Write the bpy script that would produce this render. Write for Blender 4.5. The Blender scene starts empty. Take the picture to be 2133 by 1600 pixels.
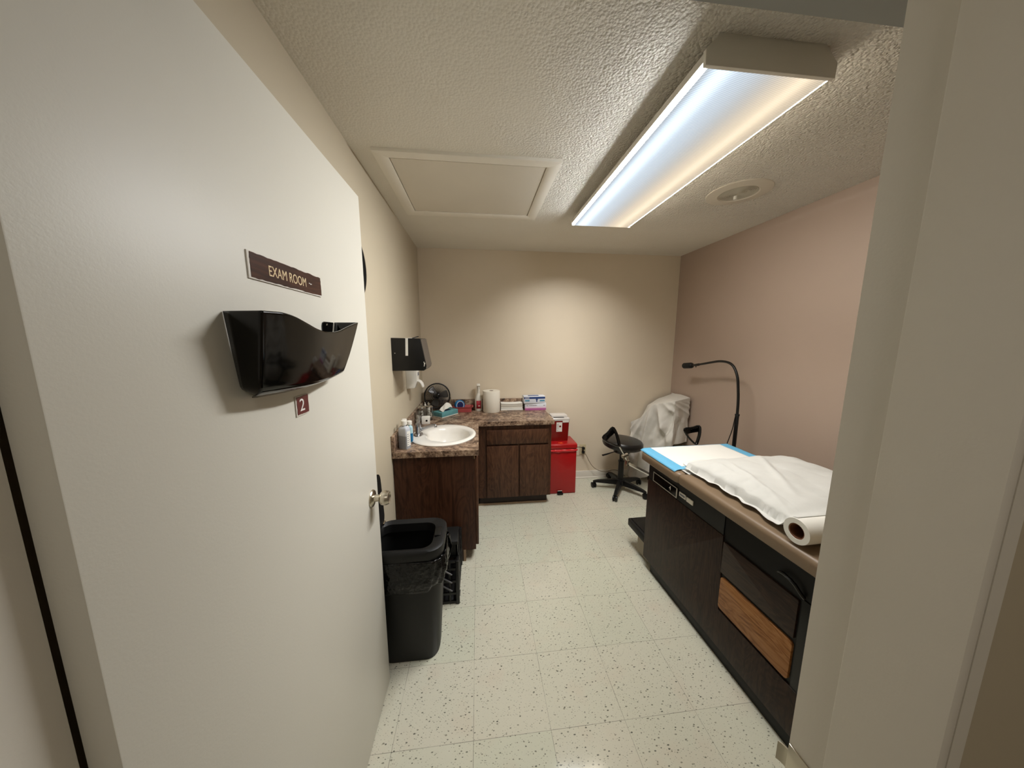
import bpy, bmesh, math, random
from mathutils import Vector, Matrix, noise
random.seed(7)
S = bpy.context.scene
COL = S.collection
PI = math.pi
rad = math.radians

# ------------------------------------------------------------------ helpers
class B:
    """collects shapes in one bmesh; obj() links it as ONE mesh object"""
    def __init__(s):
        s.bm = bmesh.new()
    def box(s, x0, x1, y0, y1, z0, z1, bev=0, seg=2, M=None):
        m = Matrix.Translation(((x0+x1)/2, (y0+y1)/2, (z0+z1)/2)) @ Matrix.Diagonal((x1-x0, y1-y0, z1-z0, 1))
        if M is not None: m = M @ m
        v = bmesh.ops.create_cube(s.bm, size=1, matrix=m)['verts']
        if bev > 0:
            e = list({e for q in v for e in q.link_edges})
            bmesh.ops.bevel(s.bm, geom=e, offset=bev, segments=seg, affect='EDGES', profile=.5, clamp_overlap=True)
        return s
    def rings(s, rings, closed=True, cap0=True, cap1=True):
        """skin a list of equal-length vertex rings"""
        R = [[s.bm.verts.new(p) for p in r] for r in rings]
        n = len(R[0])
        for a, b in zip(R[:-1], R[1:]):
            for i in range(n if closed else n-1):
                j = (i+1) % n
                s.bm.faces.new((a[i], a[j], b[j], b[i]))
        if cap0: s.bm.faces.new(R[0][::-1])
        if cap1: s.bm.faces.new(R[-1])
        return s
    def lathe(s, prof, c=(0, 0, 0), seg=32, M=None, sx=1, sy=1):
        """profile of (r, z) about z at c; r = 0 ends close to a point"""
        m = Matrix.Translation(c) @ (M or Matrix.Identity(4))
        R = []
        for r, z in prof:
            if r < 1e-6: R.append([s.bm.verts.new(m @ Vector((0, 0, z)))])
            else: R.append([s.bm.verts.new(m @ Vector((r*sx*math.cos(2*PI*i/seg), r*sy*math.sin(2*PI*i/seg), z))) for i in range(seg)])
        for a, b in zip(R[:-1], R[1:]):
            if len(a) == 1 and len(b) == 1: continue
            for i in range(seg):
                j = (i+1) % seg
                if len(a) == 1: s.bm.faces.new((a[0], b[j], b[i]))
                elif len(b) == 1: s.bm.faces.new((a[i], a[j], b[0]))
                else: s.bm.faces.new((a[i], a[j], b[j], b[i]))
        return s
    def cyl(s, p0, p1, r0, r1=None, seg=24):
        p0, p1 = Vector(p0), Vector(p1); r1 = r0 if r1 is None else r1
        d = p1-p0; M = d.to_track_quat('Z', 'Y').to_matrix().to_4x4(); L = d.length
        return s.lathe([(0, 0), (r0, 0), (r1, L), (0, L)], p0, seg, M)
    def tube(s, pts, r, seg=10, closed=False, smooth=0, flat=None):
        """flat=(w,h): flattened section"""
        P = [Vector(p) for p in pts]
        rr = list(r) if isinstance(r, (list, tuple)) else [r]*len(P)
        for _ in range(smooth):
            Q, q = [], []
            n = len(P)
            for i in range(n if closed else n-1):
                a, b = P[i], P[(i+1) % n]; ra, rb = rr[i], rr[(i+1) % n]
                Q += [a*.75+b*.25, a*.25+b*.75]; q += [ra*.75+rb*.25, ra*.25+rb*.75]
            if not closed: Q = [P[0]]+Q+[P[-1]]; q = [rr[0]]+q+[rr[-1]]
            P, rr = Q, q
        n = len(P); up = None; rings = []
        for i in range(n):
            if closed: t = P[(i+1) % n]-P[i-1]
            else: t = P[min(i+1, n-1)]-P[max(i-1, 0)]
            t.normalize()
            if up is None:
                up = Vector((0, 0, 1)) if abs(t.z) < .9 else Vector((0, 1, 0))
            u = (up-t*up.dot(t)); u.normalize(); v = t.cross(u); up = u
            fu, fv = flat or (1, 1)
            rings.append([P[i]+(u*math.cos(2*PI*k/seg)*fv+v*math.sin(2*PI*k/seg)*fu)*rr[i] for k in range(seg)])
        if closed:
            rings.append(rings[0]); V = [[s.bm.verts.new(p) for p in q] for q in rings[:-1]]; V.append(V[0])
            for a, b in zip(V[:-1], V[1:]):
                for i in range(seg):
                    s.bm.faces.new((a[i], a[(i+1) % seg], b[(i+1) % seg], b[i]))
            return s
        return s.rings(rings)
    def prism(s, poly, axis, a, b, bev=0):
        def p3(p, d):
            return {'x': (d, p[0], p[1]), 'y': (p[0], d, p[1]), 'z': (p[0], p[1], d)}[axis]
        A = [s.bm.verts.new(p3(p, a)) for p in poly]; Bv = [s.bm.verts.new(p3(p, b)) for p in poly]
        f = [s.bm.faces.new(A[::-1]), s.bm.faces.new(Bv)]
        n = len(poly)
        for i in range(n): f.append(s.bm.faces.new((A[i], A[(i+1) % n], Bv[(i+1) % n], Bv[i])))
        bmesh.ops.recalc_face_normals(s.bm, faces=f)
        if bev > 0:
            e = list({e for q in A+Bv for e in q.link_edges})
            bmesh.ops.bevel(s.bm, geom=e, offset=bev, segments=2, affect='EDGES', profile=.5, clamp_overlap=True)
        return s
    def grid(s, f, nu, nv):
        V = [[s.bm.verts.new(f(i/nu, j/nv)) for i in range(nu+1)] for j in range(nv+1)]
        for j in range(nv):
            for i in range(nu): s.bm.faces.new((V[j][i], V[j][i+1], V[j+1][i+1], V[j+1][i]))
        return s
    def merge(s, d=1e-4):
        bmesh.ops.remove_doubles(s.bm, verts=s.bm.verts, dist=d); return s
    def obj(s, name, mat, parent=None, loc=(0, 0, 0), rotz=0, ang=35, smooth=True, solid=0, subsurf=0):
        bmesh.ops.recalc_face_normals(s.bm, faces=s.bm.faces)
        me = bpy.data.meshes.new(name); s.bm.to_mesh(me); s.bm.free()
        me.materials.append(mat)
        if smooth:
            me.polygons.foreach_set('use_smooth', [True]*len(me.polygons)); me.set_sharp_from_angle(angle=rad(ang))
        o = bpy.data.objects.new(name, me); COL.objects.link(o)
        o.location = loc; o.rotation_euler = (0, 0, rotz)
        if parent: o.parent = parent
        if solid:
            m = o.modifiers.new('thick', 'SOLIDIFY'); m.thickness = solid; m.offset = 0
        if subsurf:
            m = o.modifiers.new('sub', 'SUBSURF'); m.levels = m.render_levels = subsurf
        return o

def thing(name, label, cat, loc=(0, 0, 0), rotz=0, group=None):
    o = bpy.data.objects.new(name, None); COL.objects.link(o); o.empty_display_size = .05
    o.location = loc; o.rotation_euler = (0, 0, rotz)
    return tag(o, label, cat, group)
def tag(o, label, cat, group=None):
    o['label'] = label; o['category'] = cat
    if group: o['group'] = group
    return o
def struct(o):
    o['kind'] = 'structure'; return o
def part_label(o, l):
    o['label'] = l; return o
def rrect(x0, x1, y0, y1, r, n=5):
    P = []
    for cx, cy, a in ((x1-r, y1-r, 0), (x0+r, y1-r, 90), (x0+r, y0+r, 180), (x1-r, y0+r, 270)):
        for k in range(n+1):
            t = rad(a+90*k/n); P.append((cx+r*math.cos(t), cy+r*math.sin(t)))
    return P
def text_obj(name, body, mat, parent, M, size, depth=.0006, sx=1, align='CENTER', fit=None):
    cu = bpy.data.curves.new(name, 'FONT'); cu.body = body; cu.size = size; cu.extrude = depth
    cu.align_x = align; cu.align_y = 'CENTER'
    t = bpy.data.objects.new(name+'_curve', cu); COL.objects.link(t)
    dg = bpy.context.evaluated_depsgraph_get(); dg.update()
    me = bpy.data.meshes.new_from_object(t.evaluated_get(dg)); me.name = name
    bpy.data.objects.remove(t); bpy.data.curves.remove(cu)
    if fit:
        xs = [v.co.x for v in me.vertices]; ys = [v.co.y for v in me.vertices]
        me.transform(Matrix.Diagonal((fit[0]/(max(xs)-min(xs)), fit[1]/(max(ys)-min(ys)), 1, 1)) @ Matrix.Translation((-(max(xs)+min(xs))/2, -(max(ys)+min(ys))/2, 0)))
    me.transform(M @ Matrix.Diagonal((sx, 1, 1, 1)))
    me.materials.clear(); me.materials.append(mat)
    o = bpy.data.objects.new(name, me); COL.objects.link(o)
    if parent: o.parent = parent
    return o
def axes(origin, X, Y):
    X, Y = Vector(X).normalized(), Vector(Y).normalized(); Z = X.cross(Y)
    m = Matrix((X, Y, Z)).transposed().to_4x4(); m.translation = origin
    return m

# ------------------------------------------------------------------ materials
def lin(c):
    return tuple(((v/255)/12.92 if v/255 <= .04045 else ((v/255+.055)/1.055)**2.4) for v in c)
class N:
    """small node-tree writer"""
    def __init__(s, name):
        s.m = bpy.data.materials.new(name); s.m.use_nodes = True
        s.t = s.m.node_tree; s.b = s.t.nodes['Principled BSDF']; s.out = s.t.nodes['Material Output']
    def n(s, typ, **kw):
        q = s.t.nodes.new(typ)
        for k, v in kw.items():
            if k.startswith('_'): setattr(q, k[1:], v)
            else: s.set(q, k, v)
        return q
    def set(s, q, k, v):
        k2 = int(k[1:]) if k[0] == 'i' and k[1:].isdigit() else k.replace('__', ' ')
        inp = q.inputs[k2]
        if hasattr(v, 'links') or isinstance(v, bpy.types.NodeSocket): s.t.links.new(v, inp)
        else: inp.default_value = v
    def p(s, **kw):
        for k, v in kw.items(): s.set(s.b, k, v)
        return s
    def math(s, op, a, b=0, c=None, clamp=False):
        q = s.t.nodes.new('ShaderNodeMath'); q.operation = op; q.use_clamp = clamp
        for i, v in enumerate((a, b) if c is None else (a, b, c)):
            s.set(q, 'i%d' % i, v)
        return q.outputs[0]
    def mix(s, f, a, b, blend='MIX'):
        q = s.t.nodes.new('ShaderNodeMix'); q.data_type = 'RGBA'; q.blend_type = blend
        for i, v in ((0, f), (6, a), (7, b)):
            if isinstance(v, bpy.types.NodeSocket): s.t.links.new(v, q.inputs[i])
            else: q.inputs[i].default_value = v if i == 0 else (*v[:3], 1)
        return q.outputs[2]
    def ramp(s, f, stops):
        q = s.t.nodes.new('ShaderNodeValToRGB'); s.t.links.new(f, q.inputs[0])
        while len(q.color_ramp.elements) < len(stops): q.color_ramp.elements.new(.5)
        for e, (p, c) in zip(q.color_ramp.elements, stops): e.position = p; e.color = (*c[:3], 1)
        return q.outputs[0]
    def coord(s, scale=(1, 1, 1), rot=(0, 0, 0)):
        tc = s.t.nodes.new('ShaderNodeTexCoord'); mp = s.t.nodes.new('ShaderNodeMapping')
        mp.inputs['Scale'].default_value = scale; mp.inputs['Rotation'].default_value = rot
        s.t.links.new(tc.outputs['Object'], mp.inputs['Vector'])
        return mp.outputs[0]
    def noise(s, vec, scale=5, detail=3, rough=.5, dist=0):
        q = s.n('ShaderNodeTexNoise', Vector=vec, Scale=scale, Detail=detail, Roughness=rough, Distortion=dist)
        return q.outputs[0]
    def bump(s, h, strength=.3, dist=.01):
        q = s.n('ShaderNodeBump', Height=h, Strength=strength, Distance=dist)
        s.t.links.new(q.outputs[0], s.b.inputs['Normal']); return s
def c4(c): return (*lin(c), 1)

def plain(name, rgb, rough=.5, metal=0, var=.06, vscale=6, bump=0, bscale=200, bdist=.001, **kw):
    m = N(name)
    base = lin(rgb)
    f = m.noise(m.coord(), vscale, 3)
    col = m.mix(f, [v*(1-var) for v in base], [min(1, v*(1+var)) for v in base])
    m.p(Base__Color=col, Roughness=rough, Metallic=metal, **kw)
    if bump: m.bump(m.noise(m.coord(), bscale, 2), bump, bdist)
    return m.m
def wood(name, dark, mid, light, axis='z', rough=.42, freq=1.0):
    """laminate with grain along one axis"""
    m = N(name)
    k = {'x': (1.2, 34, 34), 'y': (34, 1.2, 34), 'z': (34, 34, 1.2)}[axis]
    k2 = {'x': (2.2, 9, 9), 'y': (9, 2.2, 9), 'z': (9, 9, 2.2)}[axis]
    a = m.noise(m.coord(tuple(v*freq for v in k)), 2.6, 6, .62, .3)
    b = m.noise(m.coord(tuple(v*freq for v in k2)), 1.0, 4, .5, 2.2)
    w = m.math('FRACT', m.math('MULTIPLY', b, 7.0))
    w = m.math('ABSOLUTE', m.math('SUBTRACT', w, .5))
    f = m.math('ADD', m.math('MULTIPLY', a, .75), m.math('MULTIPLY', w, .5))
    col = m.ramp(f, [(.28, lin(dark)), (.5, lin(mid)), (.75, lin(light))])
    m.p(Base__Color=col, Roughness=rough, Specular__IOR__Level=.3)
    m.bump(a, .05, .001)
    return m.m
def paint(name, rgb, rough=.6, dirt=.05):
    m = N(name)
    base = lin(rgb)
    f = m.noise(m.coord(), 1.7, 4, .6)
    col = m.mix(f, [v*(1-dirt) for v in base], [min(1, v*(1+dirt)) for v in base])
    m.p(Base__Color=col, Roughness=rough)
    m.bump(m.noise(m.coord(), 260, 3), .12, .0012)
    return m.m

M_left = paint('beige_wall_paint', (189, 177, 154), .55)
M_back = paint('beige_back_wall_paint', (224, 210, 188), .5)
M_right = paint('taupe_accent_paint', (178, 158, 143), .55)
M_white = paint('white_trim_paint', (222, 216, 204), .45, .03)
M_door = paint('off_white_door_paint', (212, 208, 196), .42, .02)
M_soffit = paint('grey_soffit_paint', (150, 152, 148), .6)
M_panel = paint('hatch_panel_paint', (218, 210, 195), .7, .08)

def ceiling_mat():
    m = N('popcorn_ceiling')
    c = m.coord()
    v = m.n('ShaderNodeTexVoronoi', Vector=c, Scale=110.0, Randomness=1.0)
    n1 = m.noise(c, 70, 5, .65)
    sp = m.n('ShaderNodeSeparateXYZ', Vector=c)
    zx = m.ramp(m.math('ADD', sp.outputs[0], m.math('MULTIPLY', m.math('SUBTRACT', m.noise(c, 2.5, 3), .5), .5)), [(.12, (.12,)*3), (.5, (1,)*3)])
    zy = m.ramp(m.math('ADD', m.math('MULTIPLY', sp.outputs[1], -1), 3.0), [(.55, (.15,)*3), (.95, (1,)*3)])
    zone = m.math('MULTIPLY', zx, zy)
    h = m.math('ADD', m.math('MULTIPLY', m.math('SUBTRACT', .6, v.outputs['Distance']), .8), n1)
    h = m.math('MULTIPLY', h, zone)
    f = m.noise(c, 2.2, 4, .6)
    m.p(Base__Color=m.mix(f, lin((222, 216, 203)), lin((234, 229, 217))), Roughness=.9)
    m.bump(h, 1.0, .012)
    return m.m
M_ceil = ceiling_mat()

def floor_mat():
    m = N('speckled_vinyl_tile')
    T = .3048
    tc = m.t.nodes.new('ShaderNodeTexCoord')
    sp = m.n('ShaderNodeSeparateXYZ', Vector=tc.outputs['Object'])
    # tile joints
    def joint(v, off):
        t = m.math('FRACT', m.math('DIVIDE', m.math('SUBTRACT', v, off-T*40), T))
        d = m.math('MULTIPLY', m.math('MINIMUM', t, m.math('SUBTRACT', 1, t)), T)
        return m.math('LESS_THAN', d, .00085), m.math('FLOOR', m.math('DIVIDE', m.math('SUBTRACT', v, off-T*40), T))
    jx, ix = joint(sp.outputs[0], -.0389)
    jy, iy = joint(sp.outputs[1], 1.2908)
    cb = m.n('ShaderNodeCombineXYZ', X=ix, Y=iy)
    wn = m.n('ShaderNodeTexWhiteNoise', Vector=cb.outputs[0])
    tint = m.mix(wn.outputs[0], lin((206, 206, 188)), lin((211, 206, 190)))
    cloud = m.noise(m.coord((1, 1, 1)), 4.5, 3)
    tint = m.mix(m.math('MULTIPLY', cloud, .5), tint, lin((196, 199, 180)))
    pink = m.ramp(m.noise(m.coord(), 6.5, 2), [(.55, (0,)*3), (.75, (.35,)*3)])
    tint = m.mix(pink, tint, lin((206, 190, 172)))
    def specks(scale, thr, rot, stretch, seedshift):
        v = m.n('ShaderNodeTexVoronoi', Vector=m.coord((stretch, 1, 1), (0, 0, rot)), Scale=scale, Randomness=1.0, _voronoi_dimensions='2D')
        s2 = m.n('ShaderNodeSeparateColor', Color=v.outputs['Color'])
        pick = m.math('MULTIPLY', m.math('POWER', s2.outputs[0], 3.0), thr)
        dd = m.math('ADD', v.outputs['Distance'], m.math('MULTIPLY', m.math('SUBTRACT', m.noise(m.coord(), 420, 2), .5), .12))
        return m.math('LESS_THAN', dd, pick), s2.outputs[1]
    s1, t1 = specks(88, .22, .5, .55, 0)
    s2, t2 = specks(170, .27, -.7, .6, 3)
    s3, t3 = specks(40, .10, .2, .55, 5)
    col = m.mix(m.math('MULTIPLY', s2, .62), tint, lin((140, 140, 124)))
    col = m.mix(m.math('MULTIPLY', s1, .8), col, m.mix(t1, lin((78, 80, 70)), lin((128, 126, 110))))
    col = m.mix(m.math('MULTIPLY', s3, .85), col, lin((70, 72, 64)))
    j = m.math('MAXIMUM', jx, jy)
    jw = m.math('MULTIPLY', j, m.ramp(m.noise(m.coord(), 7, 3), [(.3, (.25,)*3), (.6, (.75,)*3)]))
    col = m.mix(jw, col, lin((96, 94, 82)))
    rg = m.math('ADD', .05, m.math('MULTIPLY', m.noise(m.coord(), 3.2, 4), .09))
    m.p(Base__Color=col, Roughness=rg)
    m.b.inputs['Specular IOR Level'].default_value = .5
    m.bump(m.math('SUBTRACT', m.noise(m.coord(), 9, 2), m.math('MULTIPLY', j, .2)), .08, .002)
    return m.m
M_floor = floor_mat()

def counter_mat():
    m = N('mottled_brown_laminate')
    c = m.coord()
    a = m.noise(c, 15, 6, .70, .8)
    b = m.noise(m.coord((1, 1, 1), (.4, .2, .9)), 70, 4, .7)
    f = m.math('ADD', m.math('MULTIPLY', a, .62), m.math('MULTIPLY', b, .38))
    col = m.ramp(f, [(.37, lin((40, 28, 22))), (.45, lin((92, 70, 56))), (.53, lin((150, 124, 102))), (.64, lin((196, 176, 152)))])
    m.p(Base__Color=col, Roughness=.38)
    return m.m
M_counter = counter_mat()
M_cab = wood('walnut_laminate', (50, 29, 18), (72, 44, 28), (90, 58, 38), 'z')
M_cabdoor = wood('walnut_door_laminate', (56, 34, 22), (80, 52, 36), (100, 68, 48), 'z', freq=.9)
M_cabside = wood('walnut_side_laminate', (42, 22, 12), (64, 37, 23), (80, 49, 32), 'z', freq=.8)
M_toe = plain('dark_toe_kick', (40, 24, 16), .6)
M_palewood = plain('bare_wood_edge', (150, 125, 98), .7, var=.2, vscale=20)
M_tabwood = wood('dark_brown_table_laminate', (24, 15, 10), (44, 29, 21), (60, 42, 31), 'z', .5, 1.2)
M_tabwood_h = wood('dark_brown_drawer_laminate', (24, 15, 10), (44, 29, 21), (60, 42, 31), 'y', .5, 1.0)
M_orange = wood('light_oak_drawer_laminate', (112, 70, 34), (152, 102, 56), (172, 124, 76), 'y', .5, 1.0)
M_black_band = plain('black_table_metal', (20, 20, 19), .45, Specular__IOR__Level=.3)
M_vinyl = plain('tan_vinyl_upholstery', (124, 104, 82), .42, var=.1, vscale=4, bump=.12, bscale=420, bdist=.0008)
M_blackpl = plain('black_plastic', (13, 13, 13), .38, Specular__IOR__Level=.4, bump=.05, bscale=600)
M_blackmatte = plain('matte_black_plastic', (17, 17, 17), .5, Specular__IOR__Level=.3, bump=.15, bscale=700, bdist=.0006)
M_blackgloss = plain('glossy_black_plastic', (10, 9, 8), .08, Specular__IOR__Level=.32)
M_blackvinyl = plain('black_vinyl', (25, 24, 23), .33, bump=.08, bscale=300)
M_blackmetal = plain('black_painted_metal', (18, 18, 18), .3)
M_liner = plain('black_bin_liner', (6, 6, 6), .25, Specular__IOR__Level=.35, bump=.6, bscale=38, bdist=.012)
M_chrome = plain('chrome', (210, 210, 208), .1, 1)
M_faucet = plain('worn_chrome', (176, 176, 178), .2, .9)
M_steel = plain('brushed_steel', (196, 188, 172), .28, 1)
M_white_pl = plain('white_plastic', (226, 222, 212), .35, var=.02)
M_porcelain = plain('white_porcelain', (236, 232, 224), .12, var=.01)
M_paper = plain('white_paper', (232, 230, 222), .85, var=.02, bump=.15, bscale=60, bdist=.002)
M_towel = plain('white_paper_towel', (232, 226, 212), .95, var=.03, bump=.4, bscale=260, bdist=.001)
M_pad = plain('white_underpad_fleece', (236, 235, 230), .85, var=.02, bump=.2, bscale=90, bdist=.0015)
M_blue = plain('light_blue_underpad_border', (104, 180, 220), .6, var=.08, vscale=60, bump=.2, bscale=120)
M_card = plain('cardboard_core', (110, 66, 40), .8)
M_red = plain('red_painted_metal', (166, 20, 23), .3, var=.03)
M_redpl = plain('dark_red_plastic', (120, 15, 10), .3, var=.04)
M_redbag = plain('red_bag_plastic', (200, 40, 44), .25, bump=.7, bscale=45, bdist=.008)
M_orange_ink = plain('orange_ink', (232, 78, 30), .5)
M_maroon = plain('maroon_label', (92, 30, 30), .4)
M_sign = wood('wood_look_sign', (40, 20, 14), (66, 36, 24), (88, 54, 38), 'y', .38, 1.0)
M_sign_edge = plain('white_sign_core', (214, 208, 198), .5)
M_cream_ink = plain('engraved_cream', (224, 200, 158), .6)
M_white_ink = plain('white_ink', (230, 226, 220), .6)
M_grey_ink = plain('grey_ink', (120, 120, 128), .6)
M_ivory = plain('ivory_outlet_plastic', (196, 182, 148), .4)
M_cord = plain('grey_beige_cord', (128, 112, 90), .5)
M_teal = plain('teal_tissue_box_card', (96, 154, 158), .55, var=.3, vscale=40)
M_tray = plain('dusty_red_plastic', (176, 78, 78), .4)
M_tape = plain('blue_tape_roll', (28, 120, 180), .4)
M_navy = plain('navy_plastic', (20, 34, 84), .4)
M_glovewhite = plain('glove_box_white', (214, 218, 226), .5)
M_gloveblue = plain('glove_box_blue', (38, 66, 122), .5)
M_glovecyan = plain('glove_box_teal', (70, 140, 168), .5)
M_glovemag = plain('glove_box_magenta', (176, 92, 150), .5)
M_glovepink = plain('glove_box_pale_pink', (222, 196, 212), .5)
M_sprayred = plain('red_spray_label', (178, 44, 58), .5)
M_olive = plain('olive_vinyl', (116, 106, 80), .5)
M_grille = plain('beige_perforated_grille', (190, 184, 168), .6)
M_ring = paint('cream_speaker_paint', (206, 198, 182), .6, .02)
M_lidclear = plain('frosted_clear_plastic', (206, 200, 194), .25)
M_greyfront = plain('smoked_grey_plastic', (84, 76, 69), .35, Specular__IOR__Level=.2)
M_yellowwhite = plain('cotton_white', (232, 226, 214), .9, bump=.6, bscale=60, bdist=.004)

def glassy(name, rgb, alpha_rough=.05, trans=1.0, ior=1.45):
    m = N(name)
    f = m.noise(m.coord(), 8, 2)
    m.p(Base__Color=m.mix(f, lin(rgb), lin(tuple(min(255, v+6) for v in rgb))), Roughness=alpha_rough, Transmission__Weight=trans, IOR=ior)
    return m.m
M_glass = glassy('clear_glass', (238, 240, 240))
M_smoke_liquid = plain('grey_clear_alcohol', (150, 154, 160), .25)
M_clearpl = glassy('cloudy_clear_plastic', (206, 210, 218), .3, .25, 1.4)
M_blueliq = plain('blue_liquid', (20, 104, 150), .2)
M_bluepale = plain('pale_blue_bottle', (176, 208, 218), .3)

def cloth_mat(name, rgb, transl=.35):
    m = N(name)
    f = m.noise(m.coord(), 14, 5, .6)
    base = lin(rgb)
    col = m.mix(f, [v*.9 for v in base], base)
    m.p(Base__Color=col, Roughness=.75)
    m.bump(m.noise(m.coord(), 40, 4), .25, .006)
    tr = m.t.nodes.new('ShaderNodeBsdfTranslucent'); m.t.links.new(col, tr.inputs[0])
    mx = m.t.nodes.new('ShaderNodeMixShader'); mx.inputs[0].default_value = transl
    m.t.links.new(m.b.outputs[0], mx.inputs[1]); m.t.links.new(tr.outputs[0], mx.inputs[2])
    m.t.links.new(mx.outputs[0], m.out.inputs[0])
    return m.m
M_sheet = cloth_mat('thin_white_sheet', (236, 232, 224), .15)
M_exam = cloth_mat('crepe_exam_paper', (230, 230, 226), .2)

def fan_guard_mat():
    m = N('fan_guard_wire'); m.p(Base__Color=c4((26, 25, 24)), Roughness=.4)
    return m.m
M_wire = fan_guard_mat()

def lens_mat():
    """prismatic diffuser of the fluorescent fixture, lit by a cool tube on one side and a warm tube on the other"""
    m = N('lit_prismatic_diffuser')
    tc = m.t.nodes.new('ShaderNodeTexCoord')
    sp = m.n('ShaderNodeSeparateXYZ', Vector=tc.outputs['Object'])
    x, y = sp.outputs[0], sp.outputs[1]
    def lobe(c, w):
        d = m.math('DIVIDE', m.math('SUBTRACT', x, c), w)
        return m.math('EXPONENT', m.math('MULTIPLY', m.math('MULTIPLY', d, d), -1))
    a = m.math('ADD', m.math('MULTIPLY', lobe(-.145, .035), 1.3), lobe(-.09, .11))
    b = m.math('ADD', m.math('MULTIPLY', lobe(.125, .025), .35), lobe(.115, .10))
    rid = m.math('SINE', m.math('MULTIPLY', m.math('ADD', y, m.math('MULTIPLY', x, .9)), 2*PI/.0125))
    rid = m.math('ADD', 1, m.math('MULTIPLY', rid, .17))
    ca = m.mix(1, (0, 0, 0), (.60, .76, .92))
    def scl(col, f):
        q = m.t.nodes.new('ShaderNodeVectorMath'); q.operation = 'SCALE'
        q.inputs[0].default_value = col; m.t.links.new(f, q.inputs['Scale']); return q.outputs[0]
    def add(p, q_):
        q = m.t.nodes.new('ShaderNodeVectorMath'); q.operation = 'ADD'
        m.t.links.new(p, q.inputs[0])
        if isinstance(q_, bpy.types.NodeSocket): m.t.links.new(q_, q.inputs[1])
        else: q.inputs[1].default_value = q_
        return q.outputs[0]
    e = add(add(scl((.62, .78, .95), a), scl((.98, .80, .56), b)), (.20, .18, .16))
    m.p(Base__Color=c4((120, 120, 118)), Roughness=.3)
    m.t.links.new(e, m.b.inputs['Emission Color']); m.t.links.new(m.math('MULTIPLY', rid, LENS_E), m.b.inputs['Emission Strength'])
    m.bump(m.math('SINE', m.math('MULTIPLY', m.math('ADD', y, m.math('MULTIPLY', x, .9)), 2*PI/.0125)), .15, .003)
    return m.m
LENS_E = .66
M_lens = lens_mat()
def emis(name, rgb, e):
    m = N(name); m.p(Base__Color=c4((200, 200, 200)), Emission__Color=(*rgb, 1), Emission__Strength=e, Roughness=.4); return m.m
M_lens_cool = emis('lit_lens_edge_cool', (.92, .96, 1.0), 50.0)
M_lens_warm = emis('lit_lens_edge_warm', (1.0, .90, .74), 24.0)

# ------------------------------------------------------------------ camera
F_PX, PITCH, YAW, ROLL, CAM_H = 642.9893, .1453, .1099, .0011, 1.5306
def make_camera():
    cy, sy, cp, sp = math.cos(YAW), math.sin(YAW), math.cos(PITCH), math.sin(PITCH)
    fwd = Vector((sy*cp, cy*cp, -sp)); right = Vector((cy, -sy, 0)); up = right.cross(fwd)
    r2 = right*math.cos(ROLL)+up*math.sin(ROLL); u2 = up*math.cos(ROLL)-right*math.sin(ROLL)
    m = Matrix((r2, u2, -fwd)).transposed().to_4x4(); m.translation = (0, 0, CAM_H)
    cd = bpy.data.cameras.new('camera'); o = bpy.data.objects.new('camera', cd); COL.objects.link(o)
    cd.sensor_fit = 'HORIZONTAL'; cd.sensor_width = 36; cd.lens = F_PX/2133*36; cd.clip_start = .02; cd.clip_end = 60
    o.matrix_world = m; S.camera = o
make_camera()

# ------------------------------------------------------------------ setting
XL, XR, YF, YB, H = -.557, 2.11, .33, 3.15, 2.382
struct(B().box(-1.7, XR+.1, -1.5, YB+.1, -.1, 0).obj('floor', M_floor))
struct(B().box(-1.7, XR+.1, -1.5, YB+.1, H, H+.1).obj('ceiling', M_ceil))
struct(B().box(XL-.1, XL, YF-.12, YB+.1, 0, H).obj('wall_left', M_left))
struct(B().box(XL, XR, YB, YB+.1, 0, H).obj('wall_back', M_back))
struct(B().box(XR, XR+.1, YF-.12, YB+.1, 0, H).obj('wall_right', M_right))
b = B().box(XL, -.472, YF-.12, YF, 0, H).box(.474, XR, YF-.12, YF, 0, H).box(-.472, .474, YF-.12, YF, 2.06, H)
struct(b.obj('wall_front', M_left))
b = B().box(-1.7, -1.6, -1.5, YF-.12, 0, H).box(XR, XR+.1, -1.5, YF-.12, 0, H).box(-1.6, XR, -1.6, -1.5, 0, H).box(-1.6, XL-.1, YF-.13, YF-.12, 0, H)
struct(b.obj('wall_hallway', M_back))
# dropped soffit along the inside of the door wall
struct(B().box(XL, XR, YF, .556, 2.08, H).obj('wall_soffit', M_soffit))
struct(B().prism([(YB, 0), (YB, .082), (YB-.008, .082), (YB-.013, .07), (YB-.013, .016), (YB-.024, .012), (YB-.024, 0)], 'x', .66, XR).obj('baseboard_back', M_white))
struct(B().prism([(XR, 0), (XR, .082), (XR-.008, .082), (XR-.013, .07), (XR-.013, .016), (XR-.024, .012), (XR-.024, 0)], 'y', YF, YB).obj('baseboard_right', M_white))
struct(B().prism([(XL, 0), (XL, .082), (XL+.008, .082), (XL+.013, .07), (XL+.013, 0)], 'y', YF, 1.96).obj('baseboard_left', M_white))
# door frame: jambs, head, stop
b = B().box(.458, .474, YF-.13, YF+.004, 0, 2.06).box(-.472, -.454, YF-.13, YF+.004, 0, 2.06).box(-.472, .474, YF-.13, YF+.004, 2.042, 2.06)
b.box(.446, .458, YF-.13, YF-.045, 0, 2.042, .002)
frame = struct(b.obj('trim_1', M_white))
part_label(frame, 'white painted door frame with the latch jamb at right')
# strike plate with curled lip
b = B().box(.4555, .4585, YF-.05, YF+.003, .868, .930, .001)
lip = [(.4570-.0010*k*k*.30, YF+.003+.0030*k) for k in range(5)]
b.prism(lip+[(x+.002, y) for x, y in lip[::-1]], 'z', .884, .916)
part_label(b.obj('strike_plate', M_steel, frame), 'curled steel strike plate')

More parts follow.
